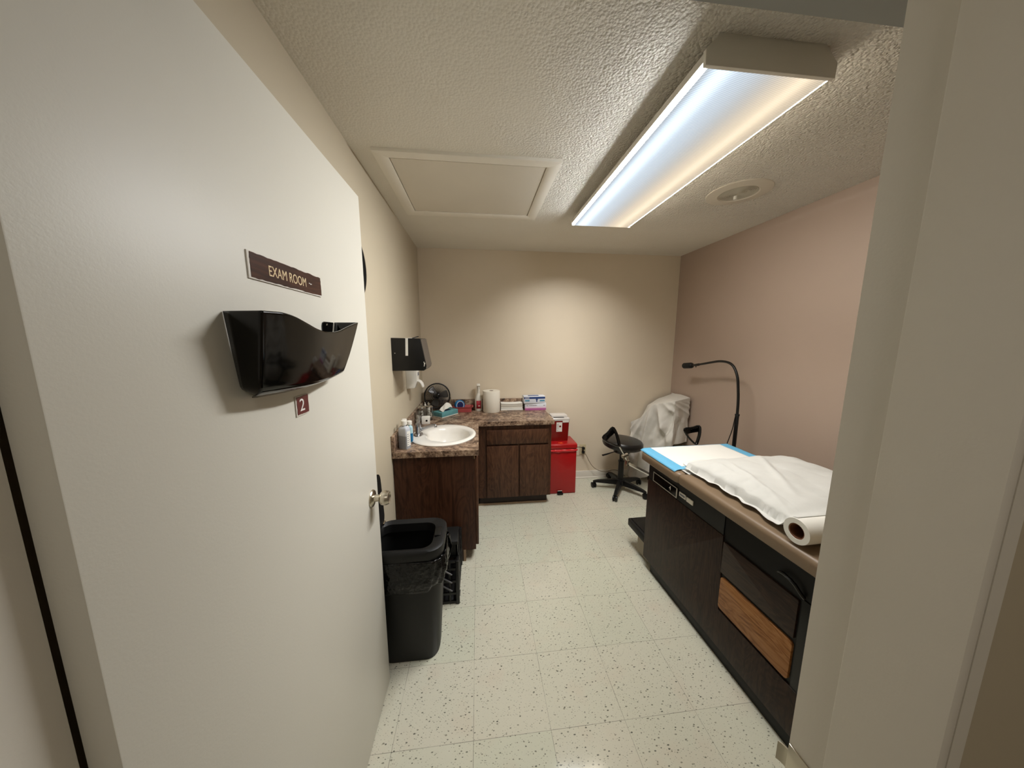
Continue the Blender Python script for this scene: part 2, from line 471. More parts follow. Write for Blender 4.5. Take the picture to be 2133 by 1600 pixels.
# the open door, hinged at the left of the doorway
DX = -.417
door = struct(B().box(DX-.035, DX, .338, 1.244, .006, 2.034, .0015).obj('door_1', M_door))
part_label(door, 'off-white flush door standing open at left')
Mx = Matrix.Rotation(rad(90), 4, 'Y')
b = B().lathe([(0, 0), (.033, 0), (.0335, .003), (.031, .007), (.022, .010), (.0135, .012), (.0125, .030), (.0145, .034)], (DX, 1.172, .918), 40, Mx)
rose = b.obj('knob_rosette', M_steel, door)
b = B().lathe([(.0145, .030), (.020, .033), (.0255, .038), (.0275, .046), (.027, .056), (.0245, .064), (.0215, .066), (.019, .064), (.017, .0625), (0, .062)], (DX, 1.172, .918), 40, Mx)
part_label(b.obj('door_knob', M_steel, door), 'round brushed steel door knob')
# latch on the door edge
B().box(DX-.029, DX-.006, 1.2435, 1.2455, .89, .945, .0008).obj('latch_plate', M_steel, door)

# ------------------------------------------------------------------ signs and file pocket on the door
MS = axes((DX+.0036, .771, 1.666), (0, 1, 0), (0, 0, 1))
t = thing('room_sign', 'brown wood-look plaque lettered EXAM ROOM high on the open door', 'sign', (DX, .771, 1.666))
def jag(y0, y1, z0, z1, seed, amp=.0009):
    r = random.Random(seed); P = []
    for (a, bb) in (((y0, z0), (y1, z0)), ((y1, z0), (y1, z1)), ((y1, z1), (y0, z1)), ((y0, z1), (y0, z0))):
        n = 26 if abs(a[0]-bb[0]) > .02 else 9
        if abs(y1-y0) < .1: n = 8
        for k in range(n):
            u = k/n; P.append((a[0]+(bb[0]-a[0])*u+r.uniform(-amp, amp), a[1]+(bb[1]-a[1])*u+r.uniform(-amp, amp)))
    return P
B().box(0, .0026, -.1335, .1335, -.025, .025).obj('backing_plate', M_sign_edge, t)
B().prism(jag(-.1275, .132, -.0222, .0238, 3), 'x', .0024, .0034).obj('face_laminate', M_sign, t)
text_obj('lettering', 'EXAM ROOM', M_cream_ink, t, axes((.0036, -.009, -.0005), (0, 1, 0), (0, 0, 1)), .0245, .0003, 1, fit=(.136, .0205))
b = B()
for dy, dz, ly in ((.072, .001, .005), (.0775, -.0005, .005), (.0815, .000, .004)):
    b.box(.0033, .0038, dy, dy+ly, dz-.0012, dz+.0006)
b.obj('scratch_mark', M_white_ink, t)
t = thing('number_sign', 'small maroon number 2 sign just under the black file pocket', 'sign', (DX, .766, 1.3755))
B().box(0, .0026, -.026, .026, -.0232, .0232).obj('backing_plate', M_sign_edge, t)
B().prism(jag(-.0225, .025, -.0205, .0215, 5, .0006), 'x', .0024, .0034).obj('face_laminate', M_maroon, t)
text_obj('numeral', '2', M_white_ink, t, axes((.0036, -.003, .0012), (0, 1, 0), (0, 0, 1)), .043, .0003, 1, fit=(.0195, .0285))

t = thing('file_pocket', 'glossy black plastic wall file pocket mounted on the open door', 'file holder', (DX, .74, 1.42))
TOP = [(.553, 1.5755), (.575, 1.576), (.596, 1.576), (.628, 1.571), (.663, 1.561), (.699, 1.551), (.734, 1.546), (.775, 1.546), (.814, 1.550), (.867, 1.561), (.920, 1.571), (.960, 1.577)]
def interp(T, s):
    f = s*(len(T)-1); i = min(int(f), len(T)-2); u = f-i
    p = [T[max(i-1, 0)], T[i], T[i+1], T[min(i+2, len(T)-1)]]
    return tuple(.5*((2*p[1][k])+(-p[0][k]+p[2][k])*u+(2*p[0][k]-5*p[1][k]+4*p[2][k]-p[3][k])*u*u+(-p[0][k]+3*p[1][k]-3*p[2][k]+p[3][k])*u**3) for k in (0, 1))
def pocket(s, v):
    # s across the width (with the two side returns), v from bottom to top
    k = max(0, min(1, (s-.08)/.84))
    y1, z1 = interp(TOP, k)
    yb = .574+k*(.900-.574); zb = 1.427-.006*math.sin(PI*k)
    y = yb+(y1-yb)*(v**.8); z = zb+(z1-zb)*v
    xo = .036+.034*v**.8+.012*math.sin(PI*k)
    if s < .08: xo *= math.sin(PI/2*s/.08); y += .016*(1-s/.08)**2
    if s > .92: xo *= math.sin(PI/2*(1-s)/.08); y += .010*(s-.92)/.08
    w0 = max(0, 1-s/.14)
    if v < .14: y += .034*w0*(1-v/.14)**2
    # rounded bottom edge
    if v < .10: xo *= .45+.55*math.sin(PI/2*v/.10)
    return Vector((max(xo, .002), y-.74, z-1.42))
b = B().grid(pocket, 84, 30)
sh = b.obj('front_shell', M_blackgloss, t, solid=.003, ang=60)
# bottom closing strip and back plate with its two ears
def bot(s, v):
    p = pocket(s, 0); return Vector((.002+(p.x-.002)*v, p.y+.04*(1-v)*max(0, 1-s/.3), p.z))
B().grid(bot, 60, 3).obj('bottom_panel', M_blackgloss, t, solid=.0025)
pl = [(.622, 1.452), (.89, 1.432), (.930, 1.50), (.960, 1.5765), (.906, 1.5765), (.898, 1.573), (.895, 1.565), (.895, 1.545), (.875, 1.532), (.645, 1.532), (.628, 1.545), (.628, 1.57), (.62, 1.5755), (.576, 1.5755), (.584, 1.50)]
B().prism([(y-.74, z-1.42) for y, z in pl], 'x', .0005, .003).obj('back_plate', M_blackgloss, t)
B().lathe([(0, .0055), (.0035, .005), (.005, .003), (.005, 0)], (0, .921-.74, 1.5665-1.42), 16, Mx).obj('screw', M_chrome, t)

# round thing on the left wall behind the door edge
t = thing('wall_clock', 'round black-rimmed wall clock mostly hidden behind the open door edge', 'clock', (XL, 1.457, 1.846))
B().lathe([(0, 0), (.146, 0), (.152, .006), (.152, .026), (.146, .034), (.138, .034), (.136, .024)], (0, 0, 0), 56, Mx).obj('rim', M_blackpl, t)
B().lathe([(0, .012), (.137, .012), (.137, .015), (0, .015)], (0, 0, 0), 56, Mx).obj('dial', M_paper, t)
B().box(.016, .018, -.003, .003, 0, .085).box(.0165, .0185, 0, .058, -.003, .003).obj('hands', M_blackpl, t)

# ------------------------------------------------------------------ ceiling things
t = thing('attic_hatch', 'framed square access hatch in the ceiling above the sink', 'hatch', (-.024, 1.951, H))
x0, x1, y0, y1 = -.441, .441, -.369, .369
fr = B()
pr = [(0, 0), (.062, 0), (.062, -.009), (.052, -.012), (.012, -.016), (0, -.014)]
def moul(a, c, bdir):  # mitred moulding between corners
    pass
corners = [(x0, y0), (x1, y0), (x1, y1), (x0, y1)]
rings = []
for i, (cx, cy) in enumerate(corners):
    sx = 1 if cx < 0 else -1; sy = 1 if cy < 0 else -1
    rings.append([(cx+sx*d, cy+sy*d, z) for d, z in pr])
rings.append(rings[0])
for a, c in zip(rings[:-1], rings[1:]):
    fr.rings([a, c])
fr.obj('hatch_frame', plain('hatch_trim_paint', (234, 228, 215), .5, var=.03), t, ang=20)
B().box(x0+.067, x1-.067, y0+.067, y1-.067, -.008, -.0005).obj('hatch_panel', M_panel, t)

t = thing('ceiling_speaker', 'round beige speaker grille in the ceiling right of the light', 'speaker', (1.535, 1.80, H))
B().lathe([(.098, -.004), (.104, -.009), (.150, -.006), (.163, -.004), (.166, 0)], (0, 0, 0), 64).obj('trim_ring', M_ring, t)
g = B().lathe([(0, -.004), (.1, -.004), (.1, -.001), (0, -.001)], (0, 0, 0), 48)
g.obj('backing_disc', M_grille, t)
g = B()
for k in range(1, 13):
    r = .0078*k
    g.tube([(r*math.cos(a), r*math.sin(a), -.005) for a in [2*PI*i/48 for i in range(48)]], .0018, 6, True)
g.obj('grille', M_grille, t)
B().lathe([(0, -.026), (.009, -.026), (.0105, -.024), (.0105, -.006), (0, -.006)], (.01, .03, 0), 24).obj('volume_knob', M_white_pl, t)

LX, LY0, LY1 = .860, .930, 2.195
LCY = (LY0+LY1)/2
t = thing('fluorescent_light', 'long fluorescent ceiling light with ribbed diffuser over the room', 'ceiling light', (LX, LCY, H))
hl = (LY1-LY0)/2
hw = .196
# pan: shallow white tray with a lip overhanging the lens sides
b = B().prism([(-hw-.010, -.045), (-hw-.010, -.068), (-hw+.002, -.068), (-hw+.002, -.050), (hw-.002, -.050), (hw-.002, -.068), (hw+.010, -.068), (hw+.010, -.045), (hw-.03, -.002), (hw-.03, 0), (-hw+.03, 0), (-hw+.03, -.002)], 'y', -hl+.01, hl-.01)
b.obj('fixture_pan', M_white, t)
for s in (-1, 1):
    y = s*(hl-.004)
    e = B().prism([(-hw-.014, -.044), (-hw-.012, -.084), (hw+.012, -.084), (hw+.014, -.044), (hw-.028, 0), (-hw+.028, 0)], 'y', y-.006, y+.006, .0012)
    e.obj('end_cap', M_white, t)
lens = B().box(-hw+.002, hw-.002, -hl+.004, hl-.004, -.083, -.078).obj('diffuser', M_lens, t)
B().box(-hw-.001, -hw+.0018, -hl+.004, hl-.004, -.0835, -.070).obj('lens_edge', M_lens_cool, t)
B().box(hw-.0015, hw+.001, -hl+.004, hl-.004, -.0835, -.072).obj('lens_edge', M_lens_warm, t)

def area(name, loc, sx, sy, power, col, spread, rot=(0, 0, 0)):
    l = bpy.data.lights.new(name, 'AREA'); l.shape = 'RECTANGLE'; l.size = sx; l.size_y = sy
    l.energy = power; l.color = col; l.spread = rad(spread)
    o = bpy.data.objects.new(name, l); COL.objects.link(o); o.location = loc; o.rotation_euler = rot
    return o
PD, PL, PR, PB = 13, 10.3, 3.1, 4.9
zl = H-.088
area('tube_light_cool', (LX-.097, LCY, zl), .16, hl*2-.10, PD*.5, (.90, .95, 1.0), 116)
area('tube_light_warm', (LX+.097, LCY, zl), .16, hl*2-.10, PD*.5, (1.0, .90, .76), 116)
# angled lamps added under the diffuser to brighten the walls and door
area('wall_fill_left', (LX-hw+.03, LCY, zl-.020), .045, hl*2-.06, PL, (.97, .97, .96), 100, (0, rad(50), 0))
area('wall_fill_right', (LX+hw-.03, LCY, zl-.020), .045, hl*2-.06, PR, (1.0, .96, .90), 110, (0, rad(-50), 0))
area('wall_fill_far', (LX, LY1-.035, zl-.020), hw*2-.04, .045, PB, (1.0, .985, .95), 100, (rad(33), 0, 0))
# unseen fill lamp and its body, added in the hallway behind the camera
t = thing('hallway_fill_light', 'unseen square fill light added on the hallway ceiling', 'ceiling light', (.1, -.75, H))
B().box(-.3, .3, -.3, .3, -.06, 0, .01).obj('light_body', M_white, t)
area('hallway_fill_lamp', (.1, -.75, H-.065), .5, .5, 5, (1.0, .95, .88), 170)

# ------------------------------------------------------------------ sink counter
CT = .81
CZ = CT+.0007
def cabinet_door(x0, x1, z0, z1, y, name, par, mat=M_cabdoor):
    return B().box(x0, x1, y-.018, y, z0, z1, .003).obj(name, mat, par)
# back run (faces the camera)
t = thing('base_cabinet', 'walnut laminate base cabinet with drawer front and two doors on back wall', 'cabinet', (.32, 2.66, 0))
cx, cyy = .32, 2.66
fy = 2.66
bx = B()
bx.box(-.03-cx, .655-cx, fy-cyy, YB-.012-cyy, .085, .771)
bx.obj('carcass', M_cab, t)
B().box(.0-cx, .628-cx, fy+.032-cyy, YB-.02-cyy, .014, .085).obj('toe_kick', M_toe, t)
B().box(-.02-cx, .626-cx, fy+.022-cyy, fy+.032-cyy, .0, .017, .002).obj('floor_strip', M_palewood, t)
cabinet_door(.066-cx, .628-cx, .598, .728, 0, 'drawer_front', t)
cabinet_door(.066-cx, .350-cx, .092, .580, 0, 'door', t)
cabinet_door(.364-cx, .628-cx, .094, .580, 0, 'door', t)
# sink run (its end panel faces the camera)
t = thing('sink_cabinet', 'dark walnut sink cabinet against left wall, plain end panel facing', 'cabinet', (-.29, 1.972, 0))
cx, cyy = -.29, 1.972
b = B().box(XL+.004-cx, -.032-cx, 0, .018, .085, .771).box(XL+.004-cx, -.032-cx, 2.622-cyy, 2.64-cyy, .085, .771)
b.box(XL+.004-cx, XL+.016-cx, .018, 2.622-cyy, .085, .771).box(-.050-cx, -.032-cx, .018, 2.622-cyy, .085, .771).box(XL+.016-cx, -.050-cx, .018, 2.622-cyy, .085, .103)
b.obj('carcass', M_cabside, t)
B().box(XL+.014-cx, -.104-cx, .0, 2.6-cyy, 0, .085).obj('toe_kick', M_toe, t)
B().box(-.118-cx, -.102-cx, -.002, .03, 0, .085).obj('floor_strip', M_palewood, t)
b = B()
for ya, yb_ in ((2.0, 2.30), (2.315, 2.62)):
    d = B().box(-.032-cx, -.012-cx, ya-cyy, yb_-cyy, .10, .745, .003).obj('door', M_cabdoor, t)
# chip in the veneer low on the end panel
B().prism([(-.505-cx, .335), (-.499-cx, .337), (-.497-cx, .325), (-.489-cx, .318), (-.491-cx, .306), (-.500-cx, .304), (-.503-cx, .318)], 'y', -.0006, .0003).obj('veneer_chip', M_palewood, t)
b = B().box(-.036-cx, -.030-cx, -.0006, .0004, .742, .771).obj('edge_chip', M_palewood, t)

t = thing('countertop', 'L-shaped mottled brown laminate countertop over both cabinets', 'countertop', (-.2, 2.6, .772))
ox, oy, oz = -.2, 2.6, .772
SX, SY = -.265, 2.290       # sink centre
SA, SB = .222, .238
# top slab with an oval cut-out for the bowl
outl = [(XL+.001, 1.952), (-.004, 1.952), (-.004, 2.632), (.675, 2.632), (.675, YB-.001), (XL+.001, YB-.001)]
b = B()
n = 48
def slab_face(z):
    bm = b.bm
    hole = [bm.verts.new((SX+SA*.93*math.cos(2*PI*i/n)-ox, SY+SB*.93*math.sin(2*PI*i/n)-oy, z-oz)) for i in range(n)]
    ov = [bm.verts.new((x-ox, y-oy, z-oz)) for x, y in outl]
    ed = [bm.edges.new((hole[i], hole[(i+1) % n])) for i in range(n)]+[bm.edges.new((ov[i], ov[(i+1) % 6])) for i in range(6)]
    bmesh.ops.triangle_fill(bm, use_beauty=True, edges=ed)
    return hole, ov
h1, o1 = slab_face(CT); h2, o2 = slab_face(.772)
for i in range(n): b.bm.faces.new((h1[i], h1[(i+1) % n], h2[(i+1) % n], h2[i]))
for i in range(6): b.bm.faces.new((o1[i], o1[(i+1) % 6], o2[(i+1) % 6], o2[i]))
b.obj('counter_slab', M_counter, t, ang=30)
B().box(XL+.001-ox, XL+.020-ox, 1.952-oy, YB-.001-oy, CT-oz, .918-oz, .002).obj('backsplash', M_counter, t)
B().box(XL+.020-ox, .675-ox, YB-.020-oy, YB-.001-oy, CT-oz, .918-oz, .002).obj('backsplash', M_counter, t)

# oval drop-in sink
t = thing('sink', 'white oval drop-in porcelain sink set in the brown counter', 'sink', (SX, SY, CT))
def oval_ring(a, c, z, dx=0, n=56):
    return [(dx+a*math.cos(2*PI*i/n), c*math.sin(2*PI*i/n), z) for i in range(n)]
R = [oval_ring(.240, .255, .0005), oval_ring(.242, .257, .007), oval_ring(.236, .250, .0135), oval_ring(.220, .235, .016),
     oval_ring(.186, .196, .0135, .03), oval_ring(.168, .182, .010, .035), oval_ring(.158, .172, .000, .036), oval_ring(.150, .163, -.03, .036),
     oval_ring(.132, .142, -.09, .034), oval_ring(.10, .105, -.125, .03), oval_ring(.05, .05, -.138, .03), oval_ring(.022, .022, -.140, .03)]
bo = B().rings(R, True, False, True)
bo.obj('basin', M_porcelain, t, ang=60)
B().lathe([(0, -.1365), (.022, -.1365), (.024, -.139)], (.03, 0, 0), 24).obj('drain', M_chrome, t)
t = thing('faucet', 'chrome single-lever faucet on the back rim of the oval sink', 'faucet', (-.447, 2.275, CT+.0162))
B().lathe([(0, .014), (.022, .013), (.030, .008), (.033, 0), (0, 0)], (0, 0, 0), 32, None, 1, 1.55).obj('deck_plate', M_faucet, t)
B().lathe([(.021, .01), (.0205, .05), (.0225, .060), (.0225, .072), (.019, .084), (.010, .090), (0, .091)], (0, 0, 0), 28).obj('faucet_body', M_faucet, t)
B().tube([(.012, 0, .038), (.035, -.002, .046), (.08, -.006, .062), (.118, -.008, .071), (.128, -.009, .066), (.128, -.009, .056)], [.015, .014, .012, .0115, .0125, .0115], 14, smooth=2).obj('spout', M_faucet, t)
B().tube([(0, 0, .088), (.006, .004, .105), (.012, .006, .128), (.016, .008, .142)], [.009, .006, .0055, .007], 12, smooth=2).obj('lever_handle', M_faucet, t)

# ------------------------------------------------------------------ bottles left of the sink
def bottle(loc, label, w, d, hs, neck, hcap, body_mat, cap_mat, fill=None, fill_mat=None, label_side=True, rotz=0, collar=None):
    t = thing('bottle', label, 'bottle', loc, rotz)
    def ring(k, z): return [(x*k, y*k, z) for x, y in rrect(-w/2, w/2, -d/2, d/2, min(w, d)*.22, 5)]
    n = len(ring(1, 0))
    rg = [ring(.94, 0), ring(1, .004), ring(1, hs*.86), ring(.93, hs*.92), ring(.7, hs*.97)]
    th = [math.atan2(y, x) for x, y, z in rg[0]]
    rg += [[(neck*math.cos(a), neck*math.sin(a), z) for a in th] for z in (hs, hs+.012)]
    b = B().rings(rg); b.obj('bottle_body', body_mat, t, ang=50)
    cp = B().lathe([(0, hs+.008), (neck+.004, hs+.008), (neck+.0045, hs+.010), (neck+.0042, hs+hcap-.003), (neck+.002, hs+hcap), (0, hs+hcap)], (0, 0, 0), 24)
    cp.obj('cap', cap_mat, t)
    if collar: B().lathe([(neck+.0015, hs-.010), (neck+.003, hs-.008), (neck+.003, hs+.009), (0, hs+.009)], (0, 0, 0), 20).obj('collar', collar, t)
    if fill:
        def r2(z): return [(x*1.004, y*1.004, z) for x, y in rrect(-w/2, w/2, -d/2, d/2, min(w, d)*.22, 5)]
        B().rings([r2(.004), r2(fill)]).obj('liquid', fill_mat, t)
    if label_side:
        B().box(w/2-.0004, w/2+.0006, -d*.36, d*.36, hs*.14, hs*.80).obj('paper_label', M_paper, t)
        q = B()
        for k in range(6): q.box(w/2+.0003, w/2+.0008, -d*.3, d*(.05+.2*((k*37) % 5)/5), hs*(.2+.09*k), hs*(.225+.09*k))
        q.obj('label_print', M_grey_ink, t)
    return t
bottle((-.491, 2.037, CZ), 'half-full clear rubbing-alcohol bottle at the counter end nearest the door', .070, .045, .150, .013, .040, M_clearpl, M_white_pl, .088, M_smoke_liquid, rotz=rad(-28))
bottle((-.504, 2.108, CZ), 'white-capped bottle hidden behind the front alcohol bottle, against the wall', .052, .045, .135, .013, .045, M_white_pl, M_white_pl, collar=M_blackpl, rotz=rad(-20))
bb = bottle((-.486, 2.165, CZ), 'pale bottle with blue lower half beside the sink rim', .046, .046, .118, .015, .034, M_bluepale, M_white_pl, label_side=False, rotz=rad(10))
B().rings([[(x, y, z) for x, y in rrect(-.0234, .0234, -.0234, .0234, .011, 5)] for z in (.006, .066)]).obj('blue_label', M_blueliq, bb)

# ------------------------------------------------------------------ jars and small boxes behind the faucet
def jar(loc, label, r, h, fill_h, lid=True):
    t = thing('glass_jar', label, 'jar', loc)
    B().lathe([(0, .0), (r, .0), (r, h), (r-.003, h), (r-.003, .004), (0, .004)], (0, 0, 0), 32).obj('jar_body', M_glass, t)
    f = B()
    rr = random.Random(int(loc[1]*1000))
    for k in range(22):
        a, q = rr.uniform(0, 2*PI), rr.uniform(0, r*.5)
        zz = .012+rr.random()*max(fill_h-.02, .005)
        f.lathe([(0, -.010), (.009, -.006), (.0115, 0), (.009, .006), (0, .010)], (q*math.cos(a), q*math.sin(a), zz), 10)
    f.obj('cotton', M_yellowwhite, t)
    if lid: B().lathe([(r+.001, h), (r+.002, h+.010), (r*.8, h+.016), (.006, h+.018), (.006, h+.022), (.011, h+.028), (.009, h+.036), (0, h+.038)], (0, 0, 0), 28).obj('lid', M_chrome, t)
    return t
jar((-.512, 2.600, CZ), 'tall clear jar at the left, against the wall splash behind the faucet', .022, .125, .09, False)
jar((-.498, 2.720, CZ), 'lidded glass jar of cotton beside the wall, behind the tall clear jar', .030, .120, .10)
jar((-.440, 2.765, CZ), 'lidded glass jar of cotton in front of the desk fan', .030, .115, .09)
t = thing('small_box', 'small white box with a dark dot behind the faucet lever', 'box', (-.452, 2.640, CZ), rad(6))
B().box(-.034, .034, -.025, .025, 0, .062, .002).obj('carton', M_paper, t)
B().lathe([(0, 0), (.0085, 0), (.0085, .0012), (0, .0012)], (.008, -.0252, .030), 20, Matrix.Rotation(rad(90), 4, 'X')).obj('printed_dot', M_blackpl, t)
def small_bottle(loc, label, r, h):
    t = thing('squeeze_bottle', label, 'bottle', loc)
    B().lathe([(0, 0), (r, 0), (r, h*.62), (r*.8, h*.70), (r*.35, h*.75), (r*.35, h*.8), (0, h*.8)], (0, 0, 0), 24).obj('bottle_body', M_white_pl, t)
    B().lathe([(r*.5, h*.76), (r*.5, h*.86), (r*.2, h*.9), (r*.12, h), (0, h)], (0, 0, 0), 20).obj('nozzle_cap', M_white_pl, t)
small_bottle((-.466, 2.895, CZ), 'small white squeeze bottle just left of the tissue box', .017, .135)
small_bottle((-.482, 2.815, CZ), 'small white squeeze bottle between the two lidded jars and the wall', .018, .150)

# ------------------------------------------------------------------ desk fan
t = thing('desk_fan', 'black round desk fan in the counter corner', 'fan', (-.402, 3.045, CZ))
tilt = Matrix.Translation((0, 0, .165)) @ Matrix.Rotation(rad(10), 4, 'Z') @ Matrix.Rotation(rad(90-9), 4, 'X')
def ftr(p): return tilt @ Vector(p)
b = B()
for r, z, w in ((.120, .018, .0055), (.121, .0, .0060), (.120, -.018, .0055)):
    b.tube([ftr((r*math.cos(2*PI*i/64), r*math.sin(2*PI*i/64), z)) for i in range(64)], w, 8, True)
b.obj('guard_rim', M_blackpl, t)
b = B()
for s in (1, -1):
    for k in range(60):
        a = 2*PI*k/60
        pts = []
        for j in range(8):
            u = j/7; r = .024+(.118-.024)*u
            aa = a+.35*u*s
            pts.append(ftr((r*math.cos(aa), r*math.sin(aa), s*(.018+.020*math.cos(u*PI/2)))))
        b.tube(pts, .00115, 4)
b.obj('wire_guard', M_wire, t)
b = B()
for s, z in ((1, .038),):
    b.lathe([(0, z+.006), (.016, z+.005), (.024, z), (.024, z-.006), (0, z-.006)], (0, 0, 0), 28, tilt)
b.obj('hub_badge', M_blackgloss, t)
b = B()
for k in range(3):
    a0 = 2*PI*k/3-1.9
    def bl(u, v, a0=a0):
        r = .02+.085*u; wdt = (.38+.55*math.sin(PI*min(1, u*.62+.2)))
        a = a0+(v-.5)*wdt
        return ftr((r*math.cos(a), r*math.sin(a), (v-.5)*.022))
    b.grid(bl, 8, 8)
bl_ = b.obj('fan_blades', plain('smoky_grey_blade', (96, 92, 88), .2), t, solid=.0015, ang=70)
B().lathe([(0, -.06), (.022, -.058), (.03, -.045), (.03, -.014), (.018, -.008), (.018, .012), (0, .014)], (0, 0, 0), 24, tilt).obj('motor', M_blackpl, t)
b = B()
for s in (-1, 1):
    b.tube([(s*.126, 0, .165), (s*.13, 0, .12), (s*.115, 0, .045), (s*.05, 0, .016), (0, 0, .014)], .005, 8, smooth=2)
b.obj('yoke', M_steel, t)
B().lathe([(0, .016), (.050, .014), (.058, .006), (.058, 0), (0, 0)], (0, 0, 0), 36).obj('fan_base', M_blackpl, t)

# tissue box
t = thing('tissue_box', 'low teal tissue box with a white tissue pulled out', 'tissue box', (-.312, 2.922, CZ), rad(50))
B().box(-.104, .104, -.060, .060, .004, .048, .002).obj('carton', M_teal, t)
B().box(-.1045, .1045, -.0605, .0605, 0, .007, .001).obj('white_base_edge', M_paper, t)
B().lathe([(0, 0), (.062, 0), (.062, .001), (0, .001)], (0, 0, .0478), 28, None, 1, .42).obj('opening', M_navy, t)
def tis(u, v):
    # pulled-up sheet: rises from the slot and leans over the box's far end
    x = -.075+.150*u; yy = .010-.055*v+.012*math.sin(3*u)
    z = .046+.088*math.sin(PI*min(1, .18+.62*u))*(1-.55*v)*(.25+.75*u)+.004*math.sin(11*u+5*v)
    return Vector((x-.03*v*u, yy, max(z, .0495)))
B().grid(tis, 16, 12).obj('tissue', M_paper, t, solid=.0008, ang=80)

# red tray with blue tape roll
t = thing('plastic_tray', 'dusty red plastic tray in front of the backsplash', 'tray', (-.155, 3.066, CZ))
def tr(k, z): return [(x, y, z) for x, y in rrect(-.098*k, .098*k, -.055*k, .055*k, .018*k, 5)]
b = B().rings([tr(.84, 0), tr(.92, .046), tr(1.04, .048), tr(1.05, .053), tr(.97, .053), tr(.87, .046), tr(.80, .004)])
b.obj('tray_shell', M_tray, t)
t = thing('tape_roll', 'bright blue tape roll standing in the red tray', 'tape roll', (-.190, 3.066, CZ+.0075))
Ry = Matrix.Rotation(rad(34), 4, 'Z') @ Matrix.Rotation(rad(84), 4, 'X')
RR = .051
def tl(p, r=Ry): return Matrix.Translation((0, 0, RR+.004)) @ r
b = B().lathe([(RR, -.014), (RR+.001, 0), (RR, .014), (.036, .014), (.036, -.014), (RR, -.014)], (0, 0, 0), 40, tl(0)); b.obj('tape', M_tape, t)
B().lathe([(.0362, .0142), (.0385, .0152), (.0405, .0142)], (0, 0, 0), 40, tl(0)).obj('white_edge', M_white_pl, t)
B().lathe([(0, .013), (.0358, .014), (.0358, -.014), (0, -.013)], (0, 0, 0), 36, tl(0)).obj('core', M_navy, t)

# spray bottle
t = thing('spray_bottle', 'white trigger spray bottle with red label beside the towel roll', 'bottle', (.000, 3.086, CZ))
B().lathe([(0, 0), (.036, 0), (.0375, .004), (.0375, .118), (.034, .130), (.020, .165), (.0145, .182), (.0145, .196), (0, .196)], (0, 0, 0), 32).obj('bottle_body', M_white_pl, t)
def lab(u, v):
    a = rad(-125+75*u); return Vector((.0380*math.cos(a), .0380*math.sin(a), .026+.080*v))
B().grid(lab, 10, 2).obj('red_label', M_sprayred, t, solid=.0006)
B().box(-.004, .014, -.0392, -.0375, .05, .058).obj('label_print', M_white_ink, t)
B().lathe([(.016, .186), (.016, .212), (.012, .216), (0, .216)], (0, 0, 0), 20).obj('collar', M_white_pl, t)
b = B().prism([(-.030, .262), (-.024, .272), (.010, .276), (.016, .268), (.012, .244), (.010, .214), (-.010, .214), (-.010, .240), (-.018, .246), (-.030, .252)], 'x', -.016, .017, .004)
hd = b.obj('trigger_head', M_white_pl, t)
B().tube([(0.001, -.012, .246), (.001, -.026, .236), (.001, -.030, .214)], .0045, 8, smooth=1).obj('trigger', M_white_pl, t)

# towel roll
t = thing('paper_towel_roll', 'upright white paper towel roll on the counter', 'paper towel roll', (.128, 3.035, CZ))
B().lathe([(.022, .204), (.022, 0), (.083, 0), (.0855, .004), (.0855, .206), (.083, .210), (.022, .210), (.022, .200)], (0, 0, 0), 56).obj('towel', M_towel, t)
B().lathe([(.0218, .02), (.0218, .208), (.0195, .208), (.0195, .02), (.0218, .02)], (0, 0, 0), 28).obj('core', M_card, t)

# folded pads
M_greypad = plain('grey_white_paper_towel', (186, 180, 168), .9, bump=.3, bscale=120, bdist=.002)
def padstack(loc, label, w, d, h, n, sag=0):
    t = thing('folded_pads', label, 'paper pads', loc)
    for k in range(n):
        z0 = h*k/n
        def ring(zz, e, k=k):
            return [(x, y, zz+sag*(x/w*2)**2*(k+1)/n) for x, y in [(-w/2+e+(w-2*e)*i/8, -d/2+e) for i in range(9)]+[(w/2-e-(w-2*e)*i/8, d/2-e) for i in range(9)]]
        B().rings([ring(z0+.0006, .002), ring(z0+h/n*.3, 0), ring(z0+h/n*.7, 0), ring(z0+h/n-.0004, .002)]).obj('pad', M_paper if k in (0, n-1) else (M_towel if k % 2 else M_greypad), t)
padstack((.335, 3.085, CZ), 'thick white folded pad lying flat behind the towel roll', .225, .085, .020, 1)
padstack((.335, 3.085, CZ+.0205), 'pile of thin folded paper towels on the thick white pad', .222, .082, .052, 6, .006)

# glove boxes
def glove_box(loc, label, mats, rz=0):
    t = thing('glove_box', label, 'glove box', loc, rz)
    top, band, cyan, low = mats
    w, d, h = .218, .095, .0725
    B().box(-w/2, w/2, -d/2, d/2, 0, h, .0015).obj('carton', top, t)
    return t, w, d, h
t, w, d, h = glove_box((.577, 3.078, CZ), 'white and magenta glove box, lower one of the two', (M_glovewhite, 0, 0, 0), rad(-1))
B().box(-w/2+.0005, w/2-.0005, -d/2-.0007, -d/2+.001, .001, .022).obj('magenta_band', M_glovemag, t)
B().box(-w/2+.0005, w/2-.0005, -d/2-.0007, -d/2+.001, .022, .036).obj('pale_band', M_glovepink, t)
for x0, x1, z in ((-.095, -.072, .045), (-.066, .016, .046), (.080, .1, .046)):
    n = max(2, int((x1-x0)/.006)); b = B()
    for k in range(n): b.box(x0+(x1-x0)*k/n, x0+(x1-x0)*(k+.65)/n, -d/2-.0007, -d/2+.001, z, z+.007)
    b.obj('printed_text', M_maroon, t)
t, w, d, h = glove_box((.563, 3.072, CZ+.0729), 'blue and white glove box, upper one of the two', (M_glovewhite, 0, 0, 0), rad(2))
B().box(-w/2+.0005, w/2-.0005, -d/2-.0007, -d/2+.001, .046, .066).obj('blue_band', M_gloveblue, t)
